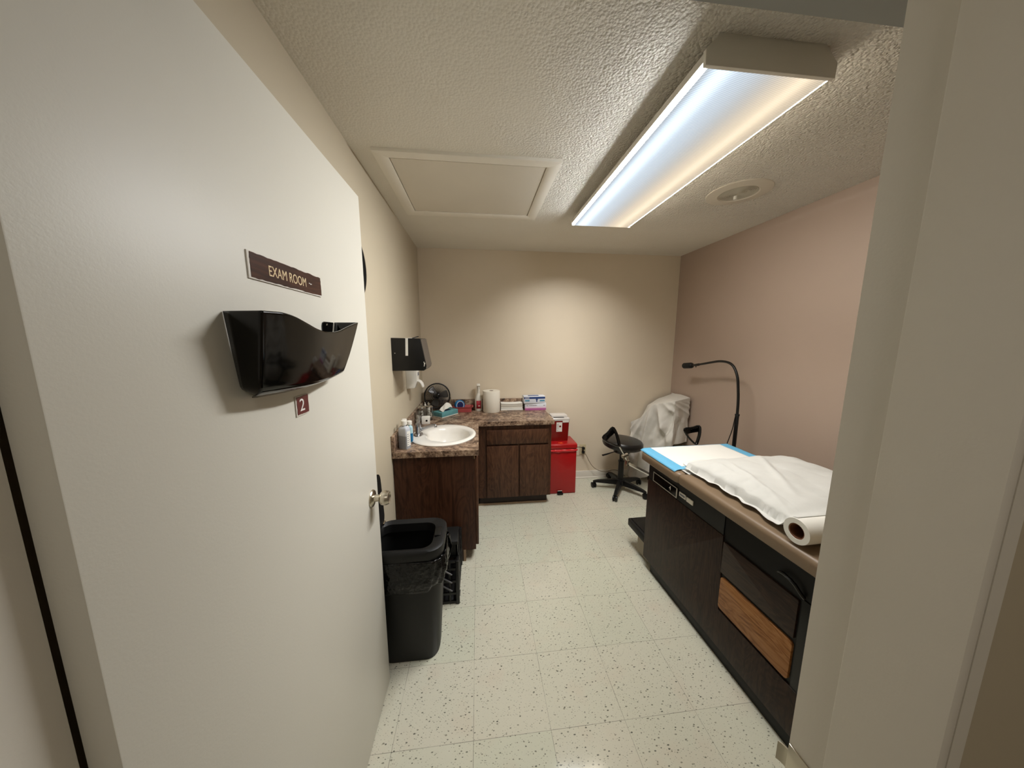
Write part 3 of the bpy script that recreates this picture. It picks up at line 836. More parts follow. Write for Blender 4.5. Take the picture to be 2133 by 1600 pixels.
for x0, x1, z in ((-.1, -.052, .022), (.052, .104, .020)):
    B().box(x0, x1, -d/2-.0008, -d/2+.001, z, z+.014).obj('teal_patch', M_glovecyan, t)
B().box(.016, .028, -d/2-.0008, -d/2+.001, .014, .048).box(.010, .034, -d/2-.0008, -d/2+.001, .036, .044).obj('hand_picture', M_gloveblue, t)
b = B()
for k in range(5): b.box(-.098+k*.009, -.092+k*.009, -d/2-.001, -d/2+.001, .052, .060)
b.obj('printed_text', M_white_ink, t)
B().box(-.06, .05, -.022, .022, h-.0005, h+.0008).obj('dispensing_slot', M_gloveblue, t)

# ------------------------------------------------------------------ wall dispensers
t = thing('towel_dispenser', 'black paper towel dispenser on the left wall above the sink', 'dispenser', (XL, 2.195, 1.322))
prof = [(0, 0), (.199, 0), (.214, .012), (.217, .030), (.186, .205), (.180, .210), (0, .214)]
B().prism(prof, 'y', -.112, .112, .002).obj('cabinet_body', M_blackpl, t)
B().box(.0002, .002, -.09, .09, .02, .19).obj('wall_mount', M_blackpl, t)
B().prism([(.1995, -.001), (.2155, .0115), (.2195, .030), (.1885, .206), (.1845, .2065), (.2150, .030), (.2105, .0135), (.197, .002)], 'y', -.108, .113).obj('front_cover', M_greyfront, t)
B().prism([(.092, .212), (.108, .2125), (.104, .099), (.088, .099)], 'y', -.1132, -.1118).obj('tape_strip', M_paper, t)
B().box(.088, .112, -.1132, .02, .2115, .2135).obj('tape_over_top', M_paper, t)
B().lathe([(0, .002), (.003, .0015), (.004, 0)], (.022, -.112, .115), 14, Matrix.Rotation(rad(90), 4, 'X')).obj('rivet', M_chrome, t)
B().tube([(.120, -.03, .212), (.142, .0, .221), (.150, .02, .223)], .0035, 8).obj('lock_tab', M_blackpl, t)
B().prism([(.208, .040), (.2125, .052), (.2065, .050), (.2045, .060), (.201, .058), (.204, .045), (.2015, .028), (.2055, .028)], 'y', -.1131, -.1095).obj('white_sticker', M_white_pl, t)

t = thing('soap_dispenser', 'white push-lever soap dispenser on the left wall beneath the black dispenser', 'dispenser', (XL, 2.50, 1.144))
B().prism([(0, 0), (.060, .003), (.066, .022), (.082, .06), (.085, .17), (.078, .182), (0, .184)], 'y', -.05, .05, .004).obj('housing', M_white_pl, t)
B().prism([(.0855, .10), (.0865, .10), (.0865, .125), (.0855, .125)], 'y', -.02, .02).obj('level_window', M_grey_ink, t)
B().tube([(.070, 0, .055), (.090, 0, .055), (.106, 0, .040), (.116, 0, .015), (.118, 0, .004)], [.012, .013, .0135, .012, .009], 12, smooth=2, flat=(2.2, 1)).obj('push_lever', M_white_pl, t)

# ------------------------------------------------------------------ red step bin, sharps box
t = thing('step_bin', 'red metal step-on biohazard bin beside the back cabinet', 'bin', (.818, 2.94, 0))
w2, d2 = .137, .122
B().box(-w2+.003, w2-.003, -d2+.003, d2-.003, .004, .468, .006).obj('bin_body', M_red, t)
B().prism([(-d2-.003, .470), (-d2, .508), (-d2+.02, .514), (d2, .516), (d2, .470)], 'x', -w2-.001, w2+.001, .003).obj('lid', M_red, t)
def bag(u, v):
    x = -w2-.004+2*(w2+.004)*u
    sag = .022*math.sin(PI*u)
    return Vector((x, -d2-.002-.006*math.sin(PI*v)-.002*math.sin(23*u), .462-(.012+sag+.006*math.sin(9*u))*v))
B().grid(bag, 40, 6).obj('bag_edge', M_redbag, t, solid=.0015)
b = B()
for k in range(3):
    a = rad(90+120*k); cx, cy = .0125*math.cos(a), .0125*math.sin(a)
    b.tube([(cx+.011*math.cos(a+rad(40)+rad(280)*i/18), cy+.011*math.sin(a+rad(40)+rad(280)*i/18), .5128) for i in range(19)], .0016, 6)
b.tube([(.009*math.cos(2*PI*i/20), .009*math.sin(2*PI*i/20), .5128) for i in range(20)], .0012, 6, True)
sy = b.obj('biohazard_symbol', M_orange_ink, t); sy.location = (-.02, -.084, .0030); sy.scale = (1.25, 1.1, 1)
B().box(-.055, .0, -d2-.03, -d2+.005, .006, .018, .002).box(-.05, -.006, -d2-.006, -d2+.003, .018, .036, .001).obj('foot_pedal', M_blackpl, t)
B().box(-.05, -.006, -d2-.0075, -d2-.004, .034, .038).obj('pedal_edge', M_white_pl, t)

t = thing('sharps_container', 'dark red sharps container with clear lid on the red step bin', 'sharps container', (.800, 2.985, .5162))
def sr(k, z, j=1): return [(x, y, z) for x, y in rrect(-.100*k, .100*k, -.068*k*j, .068*k*j, .012, 4)]
B().rings([sr(.92, 0), sr(1.0, .205), sr(1.0, .212)]).obj('container_body', M_redpl, t, ang=40)
B().rings([sr(1.04, .208), sr(1.05, .228), sr(1.0, .233), sr(.86, .236), sr(.82, .258), sr(.6, .262)]).obj('lid', M_lidclear, t)
B().box(-.06, .045, -.061, -.052, .238, .243).obj('drop_slot', M_blackpl, t)
tl_ = Matrix.Translation((0, -.0630, 0)) @ Matrix.Rotation(rad(1.5), 4, 'X')
B().box(-.032, .026, -.0012, .0, .095, .192, M=tl_).obj('warning_label', M_paper, t)
b = B().lathe([(0, 0), (.011, 0), (.011, .001), (0, .001)], (.006, -.0678, .150), 6, Matrix.Rotation(rad(90), 4, 'X'))
b.obj('label_hexagon', M_redpl, t)
b = B()
for k in range(4): b.box(-.026, -.010, -.0016, .0, .128+k*.014, .132+k*.014, M=tl_)
b.box(-.024, -.016, -.0016, .0, .106, .113, M=tl_)
b.obj('label_print', M_grey_ink, t)
B().box(.030, .092, -.0042, .0, .190, .2075, M=tl_).obj('top_tab', M_white_pl, t)

# ------------------------------------------------------------------ outlet and cords
t = thing('wall_outlet', 'ivory duplex outlet low on the back wall beside the red bin', 'outlet', (1.128, YB, .33))
B().box(-.036, .036, -.006, 0, -.058, .058, .003).obj('cover_plate', M_ivory, t)
B().box(-.017, .017, -.0085, -.005, .008, .036, .002).obj('receptacle', M_ivory, t)
B().box(-.017, .017, -.0085, -.005, -.036, -.008, .002).obj('receptacle', M_ivory, t)
t = thing('power_cord', 'dark cord from the upper socket running behind the red bin', 'cord', (1.128, YB-.008, .352))
B().box(-.013, .013, -.034, 0, -.013, .013, .004).obj('plug', M_blackpl, t)
B().tube([(0, -.03, 0), (-.02, -.05, .018), (-.07, -.052, .03), (-.14, -.05, .02), (-.2, -.046, -.05)], .003, 8, smooth=2).obj('cable', M_blackpl, t)
t = thing('power_cord', 'grey-beige cord hanging from the lower socket toward the stool', 'cord', (1.128, YB-.008, .308))
B().box(-.013, .013, -.036, 0, -.014, .012, .004).obj('plug', M_blackpl, t)
B().tube([(0, -.03, 0), (.02, -.045, -.012), (.06, -.05, -.10), (.11, -.05, -.17), (.18, -.05, -.212), (.26, -.05, -.225), (.34, -.05, -.20), (.42, -.05, -.232), (.48, -.04, -.29)], .0033, 8, smooth=2).obj('cable', M_cord, t)

# ------------------------------------------------------------------ rolling stool
t = thing('rolling_stool', 'black round-seat rolling stool in front of the back wall', 'stool', (1.43, 2.845, 0))
tl2 = Matrix.Translation((0, 0, .455)) @ Matrix.Rotation(rad(4), 4, 'Y')
B().lathe([(0, .002), (.165, 0), (.186, .012), (.196, .035), (.194, .058), (.180, .076), (.14, .086), (.06, .090), (0, .091)], (0, 0, 0), 56, tl2).obj('seat', M_blackvinyl, t)
B().lathe([(.0, .40), (.08, .405), (.085, .455), (0, .456)], (0, 0, 0), 24).obj('seat_plate', M_blackmetal, t)
b = B().lathe([(0, .08), (.028, .08), (.027, .30), (.030, .302), (.030, .312), (.019, .314), (.019, .43), (0, .43)], (0, 0, 0), 24)
b.obj('gas_column', M_blackpl, t)
B().tube([(-.03, -.02, .425), (-.13, -.06, .425), (-.19, -.085, .420), (-.245, -.105, .418)], [.004, .004, .009, .010], 10, smooth=1, flat=(1.2, .7)).obj('height_lever', M_blackpl, t)
B().lathe([(0, .055), (.045, .055), (.052, .075), (.045, .115), (.032, .122), (0, .122)], (0, 0, 0), 28).obj('base_hub', M_blackpl, t)
for k in range(5):
    a = rad(-125+72*k); ca, sa = math.cos(a), math.sin(a)
    Rm = Matrix.Rotation(a, 4, 'Z')
    arm = B()
    rg = []
    for x, w_, zt, zb in ((.03, .026, .112, .062), (.12, .023, .102, .062), (.22, .019, .086, .062), (.262, .016, .074, .060), (.27, .010, .070, .062)):
        rg.append([Rm @ Vector(p) for p in ((x, -w_, zb), (x, w_, zb), (x, w_*.7, zt), (x, -w_*.7, zt))])
    arm.rings(rg)
    A_ = arm.obj('base_arm', M_blackpl, t, ang=50)
    cw = B()
    cm = Matrix.Translation((.262*ca, .262*sa, .027)) @ Matrix.Rotation(a+.5*k, 4, 'Z')
    for s in (-1, 1):
        cw.lathe([(0, s*.006), (.023, s*.006), (.027, s*.009), (.027, s*.019), (.022, s*.022), (0, s*.022)], (0, 0, 0), 24, cm @ Matrix.Rotation(rad(90), 4, 'X'))
    cw.obj('caster_wheel', M_blackpl, A_)
    B().cyl((.262*ca, .262*sa, .03), (.262*ca, .262*sa, .064), .007).box(-.012, .028, -.005, .005, .03, .052, .004, M=Matrix.Translation((.262*ca, .262*sa, 0)) @ Matrix.Rotation(a+.5*k, 4, 'Z')).obj('caster_fork', M_blackpl, A_)

# ------------------------------------------------------------------ sheet-draped chair in the corner
t = thing('corner_chair', 'olive vinyl chair under the white sheet in the back right corner', 'chair', (1.93, 2.92, 0))
def cp2(pts): return [(x-1.93, y-2.92) for x, y in pts]
B().prism(cp2([(1.80, 3.06), (1.865, 2.925), (1.945, 2.790), (2.055, 2.830), (2.055, 3.06)]), 'z', .42, .482, .012).obj('seat', M_olive, t)
B().prism(cp2([(2.015, 3.05), (2.015, 2.86), (2.05, 2.86), (2.05, 3.05)]), 'z', .484, .86, .012).obj('backrest', M_olive, t)
for lx, ly in cp2([(1.85, 3.03), (1.95, 2.83), (2.035, 2.85), (2.035, 3.04)]):
    B().cyl((lx, ly, 0), (lx, ly, .425), .012).obj('leg', M_blackmetal, t)
B().box(1.945-1.93, 2.05-1.93, 2.785-2.92, 2.80-2.92, .44, .475, .003).obj('seat_front', M_olive, t)
Lp = [(1.648, 3.105), (1.690, 3.03), (1.757, 2.92), (1.872, 2.715), (2.075, 2.775)]
KZ = [(0, .64), (.16, .70), (.34, .866), (.60, .930), (.66, .939), (1, .955)]
def lerp_tab(T, u):
    for (a, p), (c, q) in zip(T[:-1], T[1:]):
        if u <= c: return p+(q-p)*(u-a)/(c-a)
    return T[-1][1]
UX = [(0, 1.648), (.13, 1.690), (.32, 1.757), (.64, 1.872), (.68, 1.885), (1, 2.078)]
UY = [(0, 3.105), (.13, 3.03), (.32, 2.92), (.64, 2.715), (.68, 2.717), (1, 2.785)]
UB = [(0, .02), (.2, .03), (.35, .10), (.60, .40), (.64, .47), (.68, .500), (1, .505)]
def front(u):
    return Vector((lerp_tab(UX, u), lerp_tab(UY, u), lerp_tab(KZ, u)))
def drape(u, v):
    p = front(u); zb = lerp_tab(UB, u)
    nrm = Vector((-.87, -.49, 0)) if u < .66 else Vector((.28, -.96, 0))
    if .60 < u < .72: nrm = Vector((-.87, -.49, 0)).lerp(Vector((.28, -.96, 0)), (u-.60)/.12)
    # folds fan out from the left top corner and gather near a knot
    f = 0
    wv = math.sin(PI*min(1, v*1.05))
    ph = 26*u+5.5*v+1
    f += .026*(abs(math.sin(ph*.5))*2-1)*v**.8
    f += .030*(1-2*abs(math.sin(7.5*(u-.34)/(.22+v)+1.1)))*wv
    f += .020*noise.noise(Vector((u*9, v*5, 2)))*wv+.012*noise.noise(Vector((u*22, v*11, 8)))*wv
    kd = math.hypot((u-.52)*1.3, v-.55)
    f -= .035*math.exp(-(kd/.10)**2)
    f += .022*math.exp(-((u-.42-.25*v)/.035)**2)*wv
    if u > .66: f *= .42*(1-.3*u)
    if u > .8: f *= .7
    z = p.z+(zb-p.z)*v
    q = Vector((p.x, p.y, z))+nrm*f
    q.x = min(q.x, XR-.012); q.y = min(q.y, YB-.03)
    if u < .3: q += Vector((-.02, .0, 0))*v*(1-u/.3)
    q.y = min(q.y, YB-.028)
    return q
t2 = B().grid(drape, 110, 60)
def cap(u, v):
    p = drape(u, 0)
    e = Vector((lerp_tab([(0, 1.70), (.4, 1.85), (1, 2.085)], u), lerp_tab([(0, 3.115), (.5, 3.11), (1, 3.09)], u), p.z-.01-.03*math.sin(PI*u)))
    q = p.lerp(e, v); q.z += .012*math.sin(PI*v)-.02*v*(1-u); return q
t2.grid(cap, 110, 12)
def side(u, v):
    p = drape(1, v); return Vector((p.x+.004*u, p.y+(3.09-p.y)*u, p.z))
t2.grid(side, 10, 60)
ds = t2.merge(.0005).obj('dust_sheet', M_sheet, None, ang=70, solid=.0015)
tag(ds, 'thin white sheet draped over the chair in the back right corner', 'sheet')

# ------------------------------------------------------------------ floor lamp
t = thing('gooseneck_lamp', 'black gooseneck exam floor lamp by the taupe right wall', 'lamp', (1.95, 2.083, 0))
Y0 = 2.083
b = B().lathe([(0, .03), (.03, .03), (.045, .022), (.13, .012), (.135, .0), (0, 0)], (0, 0, 0), 40); b.obj('lamp_base', M_blackmetal, t)
B().lathe([(0, .02), (.0135, .02), (.0135, .955), (.016, .956), (.016, .968), (0, .97)], (0, 0, 0), 20).obj('pole', M_blackmetal, t)
B().tube([(0, 0, .95), (0, .005, 1.076), (0, .02, 1.18), (0, .033, 1.248), (0, .073, 1.32), (0, .127, 1.351), (0, .221, 1.355), (0, .32, 1.335), (0, .40, 1.318), (0, .47, 1.304)], [.0095]*7+[.009, .009, .0085], 14, smooth=2).obj('gooseneck', M_blackpl, t)
hd = [(0, .455, 1.307), (0, .475, 1.303), (0, .50, 1.299), (0, .535, 1.2925)]
B().tube(hd, [.011, .012, .010, .0095], 12).obj('neck_grip', M_blackpl, t)
B().tube([(-.004, .49, 1.298), (-.006, .482, 1.280)], .004, 8).obj('switch', M_blackpl, t)
ax = Vector((0, .993, -.115))
Mh = Matrix.Translation((0, .535, 1.2925)) @ ax.to_track_quat('Z', 'Y').to_matrix().to_4x4()
B().lathe([(0, -.002), (.014, 0), (.024, .012), (.027, .022), (.027, .112), (.024, .113), (.022, .09), (0, .088)], (0, 0, 0), 28, Mh).obj('lamp_head', M_blackmatte, t)
B().tube([(-.012, .0, .96), (-.022, -.004, .93), (-.032, -.006, .85), (-.055, .004, .74), (-.07, .02, .62), (-.075, .03, .3), (-.05, .02, .03)], .0032, 8, smooth=2).obj('lamp_cord', M_blackpl, t)

# ------------------------------------------------------------------ exam table
TX, TY, TH = 1.106, 1.736, rad(1.6456)
t = thing('exam_table', 'dark brown exam table with tan padded top along the right side', 'exam table', (TX, TY, 0), TH)
W = .60
# cabinet body: black frame, wood panels, black recessed base
B().box(.004, W-.004, -.93, .070, .068, .742, .004).obj('cabinet_frame', M_black_band, t)
B().box(.012, W-.012, -.94, .006, 0, .07, .002).obj('plinth', M_black_band, t)
B().prism([(.071, .070), (.071, .628), (-.538, .628), (-.538, .620), (-.552, .258), (-.93, .258), (-.93, .070)], 'x', -.004, .006, .0015).obj('side_panel', M_tabwood, t)
B().box(-.0005, .006, -.535, .071, .628, .742).obj('upper_band', M_black_band, t)
def drawer(y0, y1, z0, z1, mat, name='drawer', r=.014):
    return B().prism(rrect(y0, y1, z0, z1, r, 4), 'x', -.006, .01, .0012).obj(name, mat, t)
drawer(-.876, -.546, .450, .606, M_tabwood_h, r=.004)
part_label(drawer(-.876, -.550, .272, .432, M_orange), 'light oak drawer front, paler than the rest')
B().box(-.002, .006, -.93, -.884, .258, .62, .002).obj('corner_post', M_black_band, t)
B().tube([(-.004, -.80, .655), (-.016, -.815, .672), (-.018, -.86, .668), (-.012, -.885, .64), (-.004, -.89, .63)], .006, 8, smooth=1, flat=(1.6, 1)).obj('release_handle', M_blackpl, t)
# name plate and small data plates
np_ = B().box(-.0055, -.003, -.213, .015, .637, .698).obj('name_plate', M_blackgloss, t)
b = B()
for y0, y1, z0, z1 in ((-.213, .015, .693, .698), (-.213, .015, .637, .642), (-.213, -.205, .637, .698), (.010, .015, .637, .698)): b.box(-.0068, -.003, y0, y1, z0, z1, .0004)
b.obj('plate_border', plain('satin_silver_paint', (176, 172, 164), .4), np_)
text_obj('plate_emblem', '4', M_white_ink, np_, axes((-.0058, -.150, .668), (0, -1, 0), (0, 0, 1)), .036, .0004, .95)
for y0, y1, sh in ((-.280, -.229, 0), (-.336, -.287, -.002)):
    d_ = B().box(-.0055, -.0005, y0, y1, .664+sh, .689+sh, .0006).obj('data_plate', M_white_pl, t)
    if sh == 0: B().box(-.0061, -.003, y0+.006, y1-.006, .671, .682).obj('plate_text', M_grey_ink, d_)
# pull-out foot step at the far end
B().box(.002, .50, .06, .300, .150, .205, .008).obj('foot_step', M_blackmatte, t)
B().box(.02, .48, .06, .285, .205, .211, .002).obj('step_tread', M_blackpl, t)
B().box(.03, .47, .062, .20, .02, .15).obj('step_support', plain('beige_step_metal', (150, 140, 122), .5), t)
# upholstered top: seat section and head section
def padsec(y0, y1, z0, z1, name, r=.022, rc=.05):
    def ring(e, z): return [(x, y, z) for x, y in rrect(-.045+e, .640-e, y0+e, y1-e, max(rc-e, .006), 6)]
    h_ = z1-z0
    rg = []
    for k in range(5):
        a = PI/2*k/4; rg.append(ring(r*.8*(1-math.sin(a)), z0+r*.5*(1-math.cos(a))))
    for k in range(7):
        a = PI/2*k/6; rg.append(ring(r*(1-math.cos(a)), z1-r+r*math.sin(a)))
    rg.append(ring(.1, z1+.004))
    return B().rings(rg).obj(name, M_vinyl, t, ang=70)
padsec(-.264, .118, .746, .806, 'seat_cushion', rc=.035)
padsec(-1.10, -.2645, .750, .812, 'head_cushion', rc=.012)
# stirrups at the far corners: bar, joint and D-shaped heel rest
def stirrup(p0, p1, joint, base, lean, turn):
    d = (Vector(p1)-Vector(p0))
    g = B().tube([p0, p1], .008, 4, flat=(.8, 1.5)).obj('stirrup_bar', M_chrome, t, ang=20)
    B().tube([p1, (p1[0]-.004, p1[1]+.006, p1[2]+.02), joint, base], .0065, 8, smooth=1).obj('stirrup_rod', M_chrome, g)
    j = Vector(joint)
    B().cyl(j+Vector((-.022, -.004, -.004)), j+Vector((.022, .006, .006)), .013).box(p1[0]-.012, p1[0]+.012, p1[1]-.012, p1[1]+.014, p1[2]-.016, p1[2]+.022, .003).obj('swivel_joint', M_steel, g)
    Mh = Matrix.Translation(base) @ Matrix.Rotation(rad(-lean), 4, 'Y') @ Matrix.Rotation(rad(-12), 4, 'X') @ Matrix.Rotation(rad(turn), 4, 'Z')
    fr_ = [(0, 0, 0), (-.018, 0, .028), (-.042, 0, .072), (-.055, 0, .118), (-.050, 0, .134), (0, .004, .126), (.050, 0, .134), (.055, 0, .118), (.042, 0, .072), (.018, 0, .028)]
    q = B().tube([Mh @ Vector(p) for p in fr_], .0070, 8, True, smooth=1, flat=(1.6, 1))
    def web(u, v): return Mh @ Vector((-.050+.100*u, .014*math.sin(PI*u)+.012*(1-v), .086+.044*v-.010*math.sin(PI*u)*v))
    q.obj('heel_rest', M_blackgloss, g, ang=60)
    return B().grid(web, 12, 5).obj('heel_plate', M_blackgloss, g, solid=.004, ang=60)
stirrup((.030, .055, .640), (-.046, .262, .652), (-.070, .264, .708), (-.112, .266, .778), 40, 14)
stirrup((.520, .055, .640), (.500, .262, .652), (.494, .264, .708), (.484, .266, .762), 12, -14)

# disposable pad on the foot end
t = thing('underpad', 'blue-edged white disposable underpad on the foot end of exam table', 'pad', (TX, TY, .8135), TH)
def zpad(x, y):
    z = .0008+.0014*noise.noise(Vector((x*14, y*14, 1)))
    e = max(0, -.012-x); z -= e*e*9+ e*.15
    return z
def up(u, v):
    x = -.040+.640*u; y = -.222+.345*v
    if v < .5: x += .0*(.5-v)
    return Vector((x, y, zpad(x, y)+.0003))
B().grid(up, 60, 36).obj('blue_border', M_blue, t, solid=.001, ang=80)
def upw(u, v):
    x = .028+.510*u; y = -.190+.306*v
    return Vector((x, y, zpad(x, y)+.0014))
B().grid(upw, 50, 30).obj('white_centre', M_pad, t, solid=.001, ang=80)
def fold(u, v):
    x = .050+.315*u; y = -.215+(.05+.03*math.sin(PI*u))*v-.0*u
    return Vector((x, y, .006+.004*v+.002*math.sin(7*u)))
B().grid(fold, 24, 6).obj('folded_edge', M_pad, t, solid=.0015, ang=80)

# pillow, exam paper and its roll at the head end
t = thing('pillow', 'plump white pillow under the exam paper on exam table', 'pillow', (TX, TY, .8200), TH)
def pil(u, v, s):
    a, c = 2*u-1, 2*v-1
    edge = (1-a**4)*(1-c**4)
    zz = .004+.045*max(edge, 0)**.55
    x = .335+.285*a
    y = -.520+.262*c
    w = .007*noise.noise(Vector((a*4, c*5, 1)))+.005*math.sin(14*c+6*a)*max(0, abs(a)-.55)
    return Vector((x, y, .022+s*zz*(1 if s > 0 else .45)+w*max(edge, .02)**.3*(s > 0)))
b = B(); b.grid(lambda u, v: pil(u, v, 1), 40, 40); b.grid(lambda u, v: pil(u, v, -1), 40, 40)
b.merge(.0015).obj('pillow_case', M_exam, t, ang=80)
t = thing('exam_paper_roll', 'white exam paper roll with its sheet pulled over the pillow', 'paper roll', (TX, TY, .8200), TH)
RY, RZ, RRo = -.858, .047, .0445
Mr = Matrix.Translation((-.035, RY, RZ)) @ Matrix.Rotation(rad(90), 4, 'Y')
B().lathe([(.027, 0), (RRo, 0), (RRo+.0004, .01), (RRo, .53), (.027, .53), (.027, 0)], (0, 0, 0), 44, Mr).obj('paper_roll', M_paper, t)
B().lathe([(.0268, .002), (.0268, .528), (.0235, .528), (.0235, .002), (.0268, .002)], (0, 0, 0), 36, Mr).obj('core', M_card, t)
def sheet(u, v):
    # v: 0 at the foot-end hem, 1 at the roll; lies on the pillow, then rises to the top of the roll
    x = .008+.58*u-.038*(1-u)*max(0, (v-.7)/.3)+(.08*(1-v)**2)*(u-.0)
    y = -.230-.622*v
    a = (x-.335)/.285; c = (y+.520)/.262
    pz = 0
    for da in (-.09, -.045, 0, .045, .09):
        for dc in (-.09, -.045, 0, .045, .09):
            if abs(a+da) < 1 and abs(c+dc) < 1: pz = max(pz, pil((a+da+1)/2, (c+dc+1)/2, 1).z)
    z = max(.004, pz+.006)
    if v > .86:
        k = (v-.86)/.14; k = k*k*(3-2*k)
        z = max(z*(1-k)+(RZ+RRo+.002)*k, z*(1-.1*k) if y < -.80 else z)
    f = .006+.006*noise.noise(Vector((x*9, y*9, 7)))+.004*math.sin(22*(u-.5)*(1-v)+9*v)*(1-v)
    f += .010*math.exp(-((u-.12-.55*(1-v))/.03)**2)*max(0, math.sin(PI*min(1, v*1.3)))
    f += .008*math.exp(-((u-.30+.25*v)/.025)**2)*math.sin(PI*v)
    if u < .16: x += .007*math.sin(38*v+9*u)*(1-u/.16)*math.sin(PI*v); f += .004*abs(math.sin(31*v))*math.sin(PI*v)
    return Vector((x, y, z+max(f, .001)*min(1, 6*v+.15)*(1 if v < .86 else 1-(v-.86)/.14)))
b = B().grid(sheet, 110, 80)
b.obj('paper_sheet', M_exam, t, solid=.0008, ang=80)
# loose corner of exam paper under the underpad
cp_ = B().grid(lambda u, v: Vector((TX, TY, .8125)) + Matrix.Rotation(TH, 3, 'Z') @ Vector((.000+.12*u, -.285+.06*v, .0012*math.sin(4*u))), 8, 6)
ct_ = cp_.obj('paper_scrap', M_exam, None, solid=.0008)
tag(ct_, 'small white paper corner poking out between the underpad and pillow', 'paper')

# ------------------------------------------------------------------ trash can and crates by the sink cabinet
t = thing('trash_can', 'tall black plastic trash can with open lid behind the door', 'trash can', (-.335, 1.40, 0))
def tc(x0, x1, y0, y1, r, z): return [(x, y, z) for x, y in rrect(x0+.335, x1+.335, y0-1.40, y1-1.40, r, 6)]
o_ = [(-.480, -.213, 1.318, 1.478, .055, 0), (-.484, -.209, 1.314, 1.482, .06, .012), (-.500, -.180, 1.280, 1.515, .065, .48), (-.503, -.176, 1.276, 1.520, .065, .56)]
i_ = [(-.490, -.190, 1.290, 1.508, .055, .56), (-.470, -.225, 1.33, 1.47, .05, .02)]
B().rings([tc(*r) for r in o_+i_]).obj('can_body', M_blackmatte, t, ang=40)
# rim frame
rr_ = [(-.508, -.171, 1.271, 1.525, .07, .552), (-.512, -.167, 1.262, 1.530, .075, .585), (-.511, -.168, 1.264, 1.530, .072, .605), (-.503, -.178, 1.274, 1.521, .068, .612),
       (-.488, -.222, 1.300, 1.500, .05, .600), (-.485, -.228, 1.305, 1.495, .045, .560)]
b = B().rings([tc(*r) for r in rr_], True, False, False); b.obj('rim', M_blackmatte, t, ang=50)
B().box(.118, .148, -.028, .040, .599, .6125, .003).obj('lid_button', M_blackpl, t)
# bag folded over the rim, bunching on the right side
def liner(u, v):
    a = 2*PI*u
    P = tc(-.506, -.172, 1.273, 1.524, .07, 0)
    f = u*len(P); i = int(f) % len(P); k = f-int(f)
    p = Vector(P[i]).lerp(Vector(P[(i+1) % len(P)]), k)
    cx, cy = 0, 0
    d = Vector((p.x, p.y, 0)).normalized()
    low = .130+.016*math.sin(3*a)+.012*math.sin(7*a+1)
    # extra gather toward the camera-right corner
    g = math.exp(-((a-5.6)/.7)**2)+math.exp(-((a-.1)/.5)**2)
    out = .002+.007*abs(math.sin(9*a+3*v))*(.3+g)+.014*g*math.sin(PI*v)+.006*noise.noise(Vector((math.cos(a)*5, math.sin(a)*5, v*5)))
    z = .556-low*v
    taper = (.556-z)*.055
    return Vector((p.x, p.y, z))+d*(out-taper*.6+.003)
b = B().grid(liner, 120, 14).merge(.0008); b.obj('bin_liner', M_liner, t, solid=.0012, ang=80)
# lid swung up against the wall side
lm = Matrix.Translation((-.156, 0, .604)) @ Matrix.Rotation(rad(-92.5), 4, 'Y')
pts = rrect(0.0, .27, -.098, .128, .045, 6)
b = B(); A1 = [lm @ Vector((x, y, -.006)) for x, y in pts]; A2 = [lm @ Vector((x, y, .006)) for x, y in pts]
b.rings([A1, A2]); b.obj('lid', M_blackmatte, t)
B().cyl((-.148, .085, .612), (-.148, .112, .612), .006).obj('hinge_pin', M_steel, t)

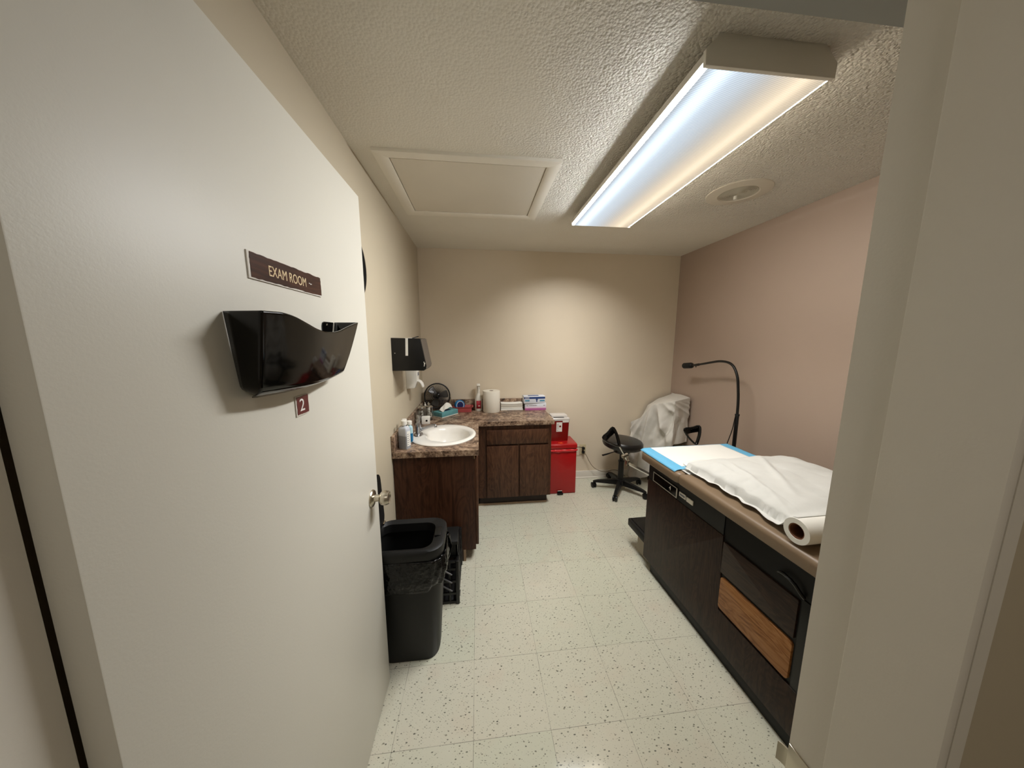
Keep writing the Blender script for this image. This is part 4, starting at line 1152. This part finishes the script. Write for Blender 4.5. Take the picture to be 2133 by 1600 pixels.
def crate(name, label, x0, x1, y0, y1, z0, z1, lattice=True):
    t = thing(name, label, 'crate', ((x0+x1)/2, (y0+y1)/2, z0))
    w, d, h = (x1-x0)/2, (y1-y0)/2, z1-z0
    b = B()
    b.box(-w, w, -d, d, 0, .012, .003)
    if lattice:
        for sx in (-1, 1):
            for sy in (-1, 1): b.box(sx*w-.010, sx*w+.010, sy*d-.010, sy*d+.010, 0, h, .004)
        for z in (0.006, .06, h*.5, h-.06, h-.014):
            b.box(-w, w, -d-.005, -d+.005, z, z+.013).box(-w, w, d-.005, d+.005, z, z+.013)
            b.box(-w-.005, -w+.005, -d, d, z, z+.013).box(w-.005, w+.005, -d, d, z, z+.013)
        for k in range(1, 6):
            x = -w+2*w*k/6; y = -d+2*d*k/6
            b.box(x-.005, x+.005, -d-.003, -d+.003, 0, h).box(x-.005, x+.005, d-.003, d+.003, 0, h)
            b.box(-w-.003, -w+.003, y-.005, y+.005, 0, h).box(w-.003, w+.003, y-.005, y+.005, 0, h)
        b.obj('crate_body', M_blackpl, t)
        g = B()
        for k in range(3):
            zz = .09+.052*k
            g.cyl((w-.085, -d-.004, zz+.03), (w-.030, -d-.012, zz), .0045, seg=8)
        g.obj('cross_rib', plain('dusty_black_plastic', (92, 92, 92), .45), t)
        g = B()
        for k, z in enumerate((.035, h-.05, h-.012)): g.box(w-.004, w+.012, -d+.008, -d+.045, z, z+.012, .002)
        g.obj('corner_lug', M_blackpl, t)
    else:
        b.box(-w, -w+.008, -d, d, 0, h).box(w-.008, w, -d, d, 0, h).box(-w, w, -d, -d+.008, 0, h).box(-w, w, d-.008, d, 0, h)
        b.box(-w-.004, w+.004, -d-.004, -d+.010, h-.02, h, .002)
        b.box(-w-.003, w+.003, -d-.003, d+.003, h-.004, h+.002, .002)
        b.obj('box_shell', M_blackmatte, t)
        B().box(-w*.6, w*.6, -d-.008, -d, h*.55, h*.75, .002).obj('grip', M_blackpl, t)
    return t
crate('slotted_crate', 'black slotted plastic crate on the floor between trash can and cabinet', -.40, -.136, 1.628, 1.94, 0, .276)
crate('storage_box', 'plain closed black box stacked on the slotted crate', -.40, -.136, 1.66, 1.80, .2775, .372, False)

# ------------------------------------------------------------------ world and view
w = bpy.data.worlds.new('world'); S.world = w; w.use_nodes = True
w.node_tree.nodes['Background'].inputs[0].default_value = (.05, .05, .05, 1)
w.node_tree.nodes['Background'].inputs[1].default_value = .3
S.view_settings.view_transform = 'Standard'; S.view_settings.look = 'None'
S.view_settings.gamma = 1; S.view_settings.use_curve_mapping = False
S.view_settings.exposure = 0.0
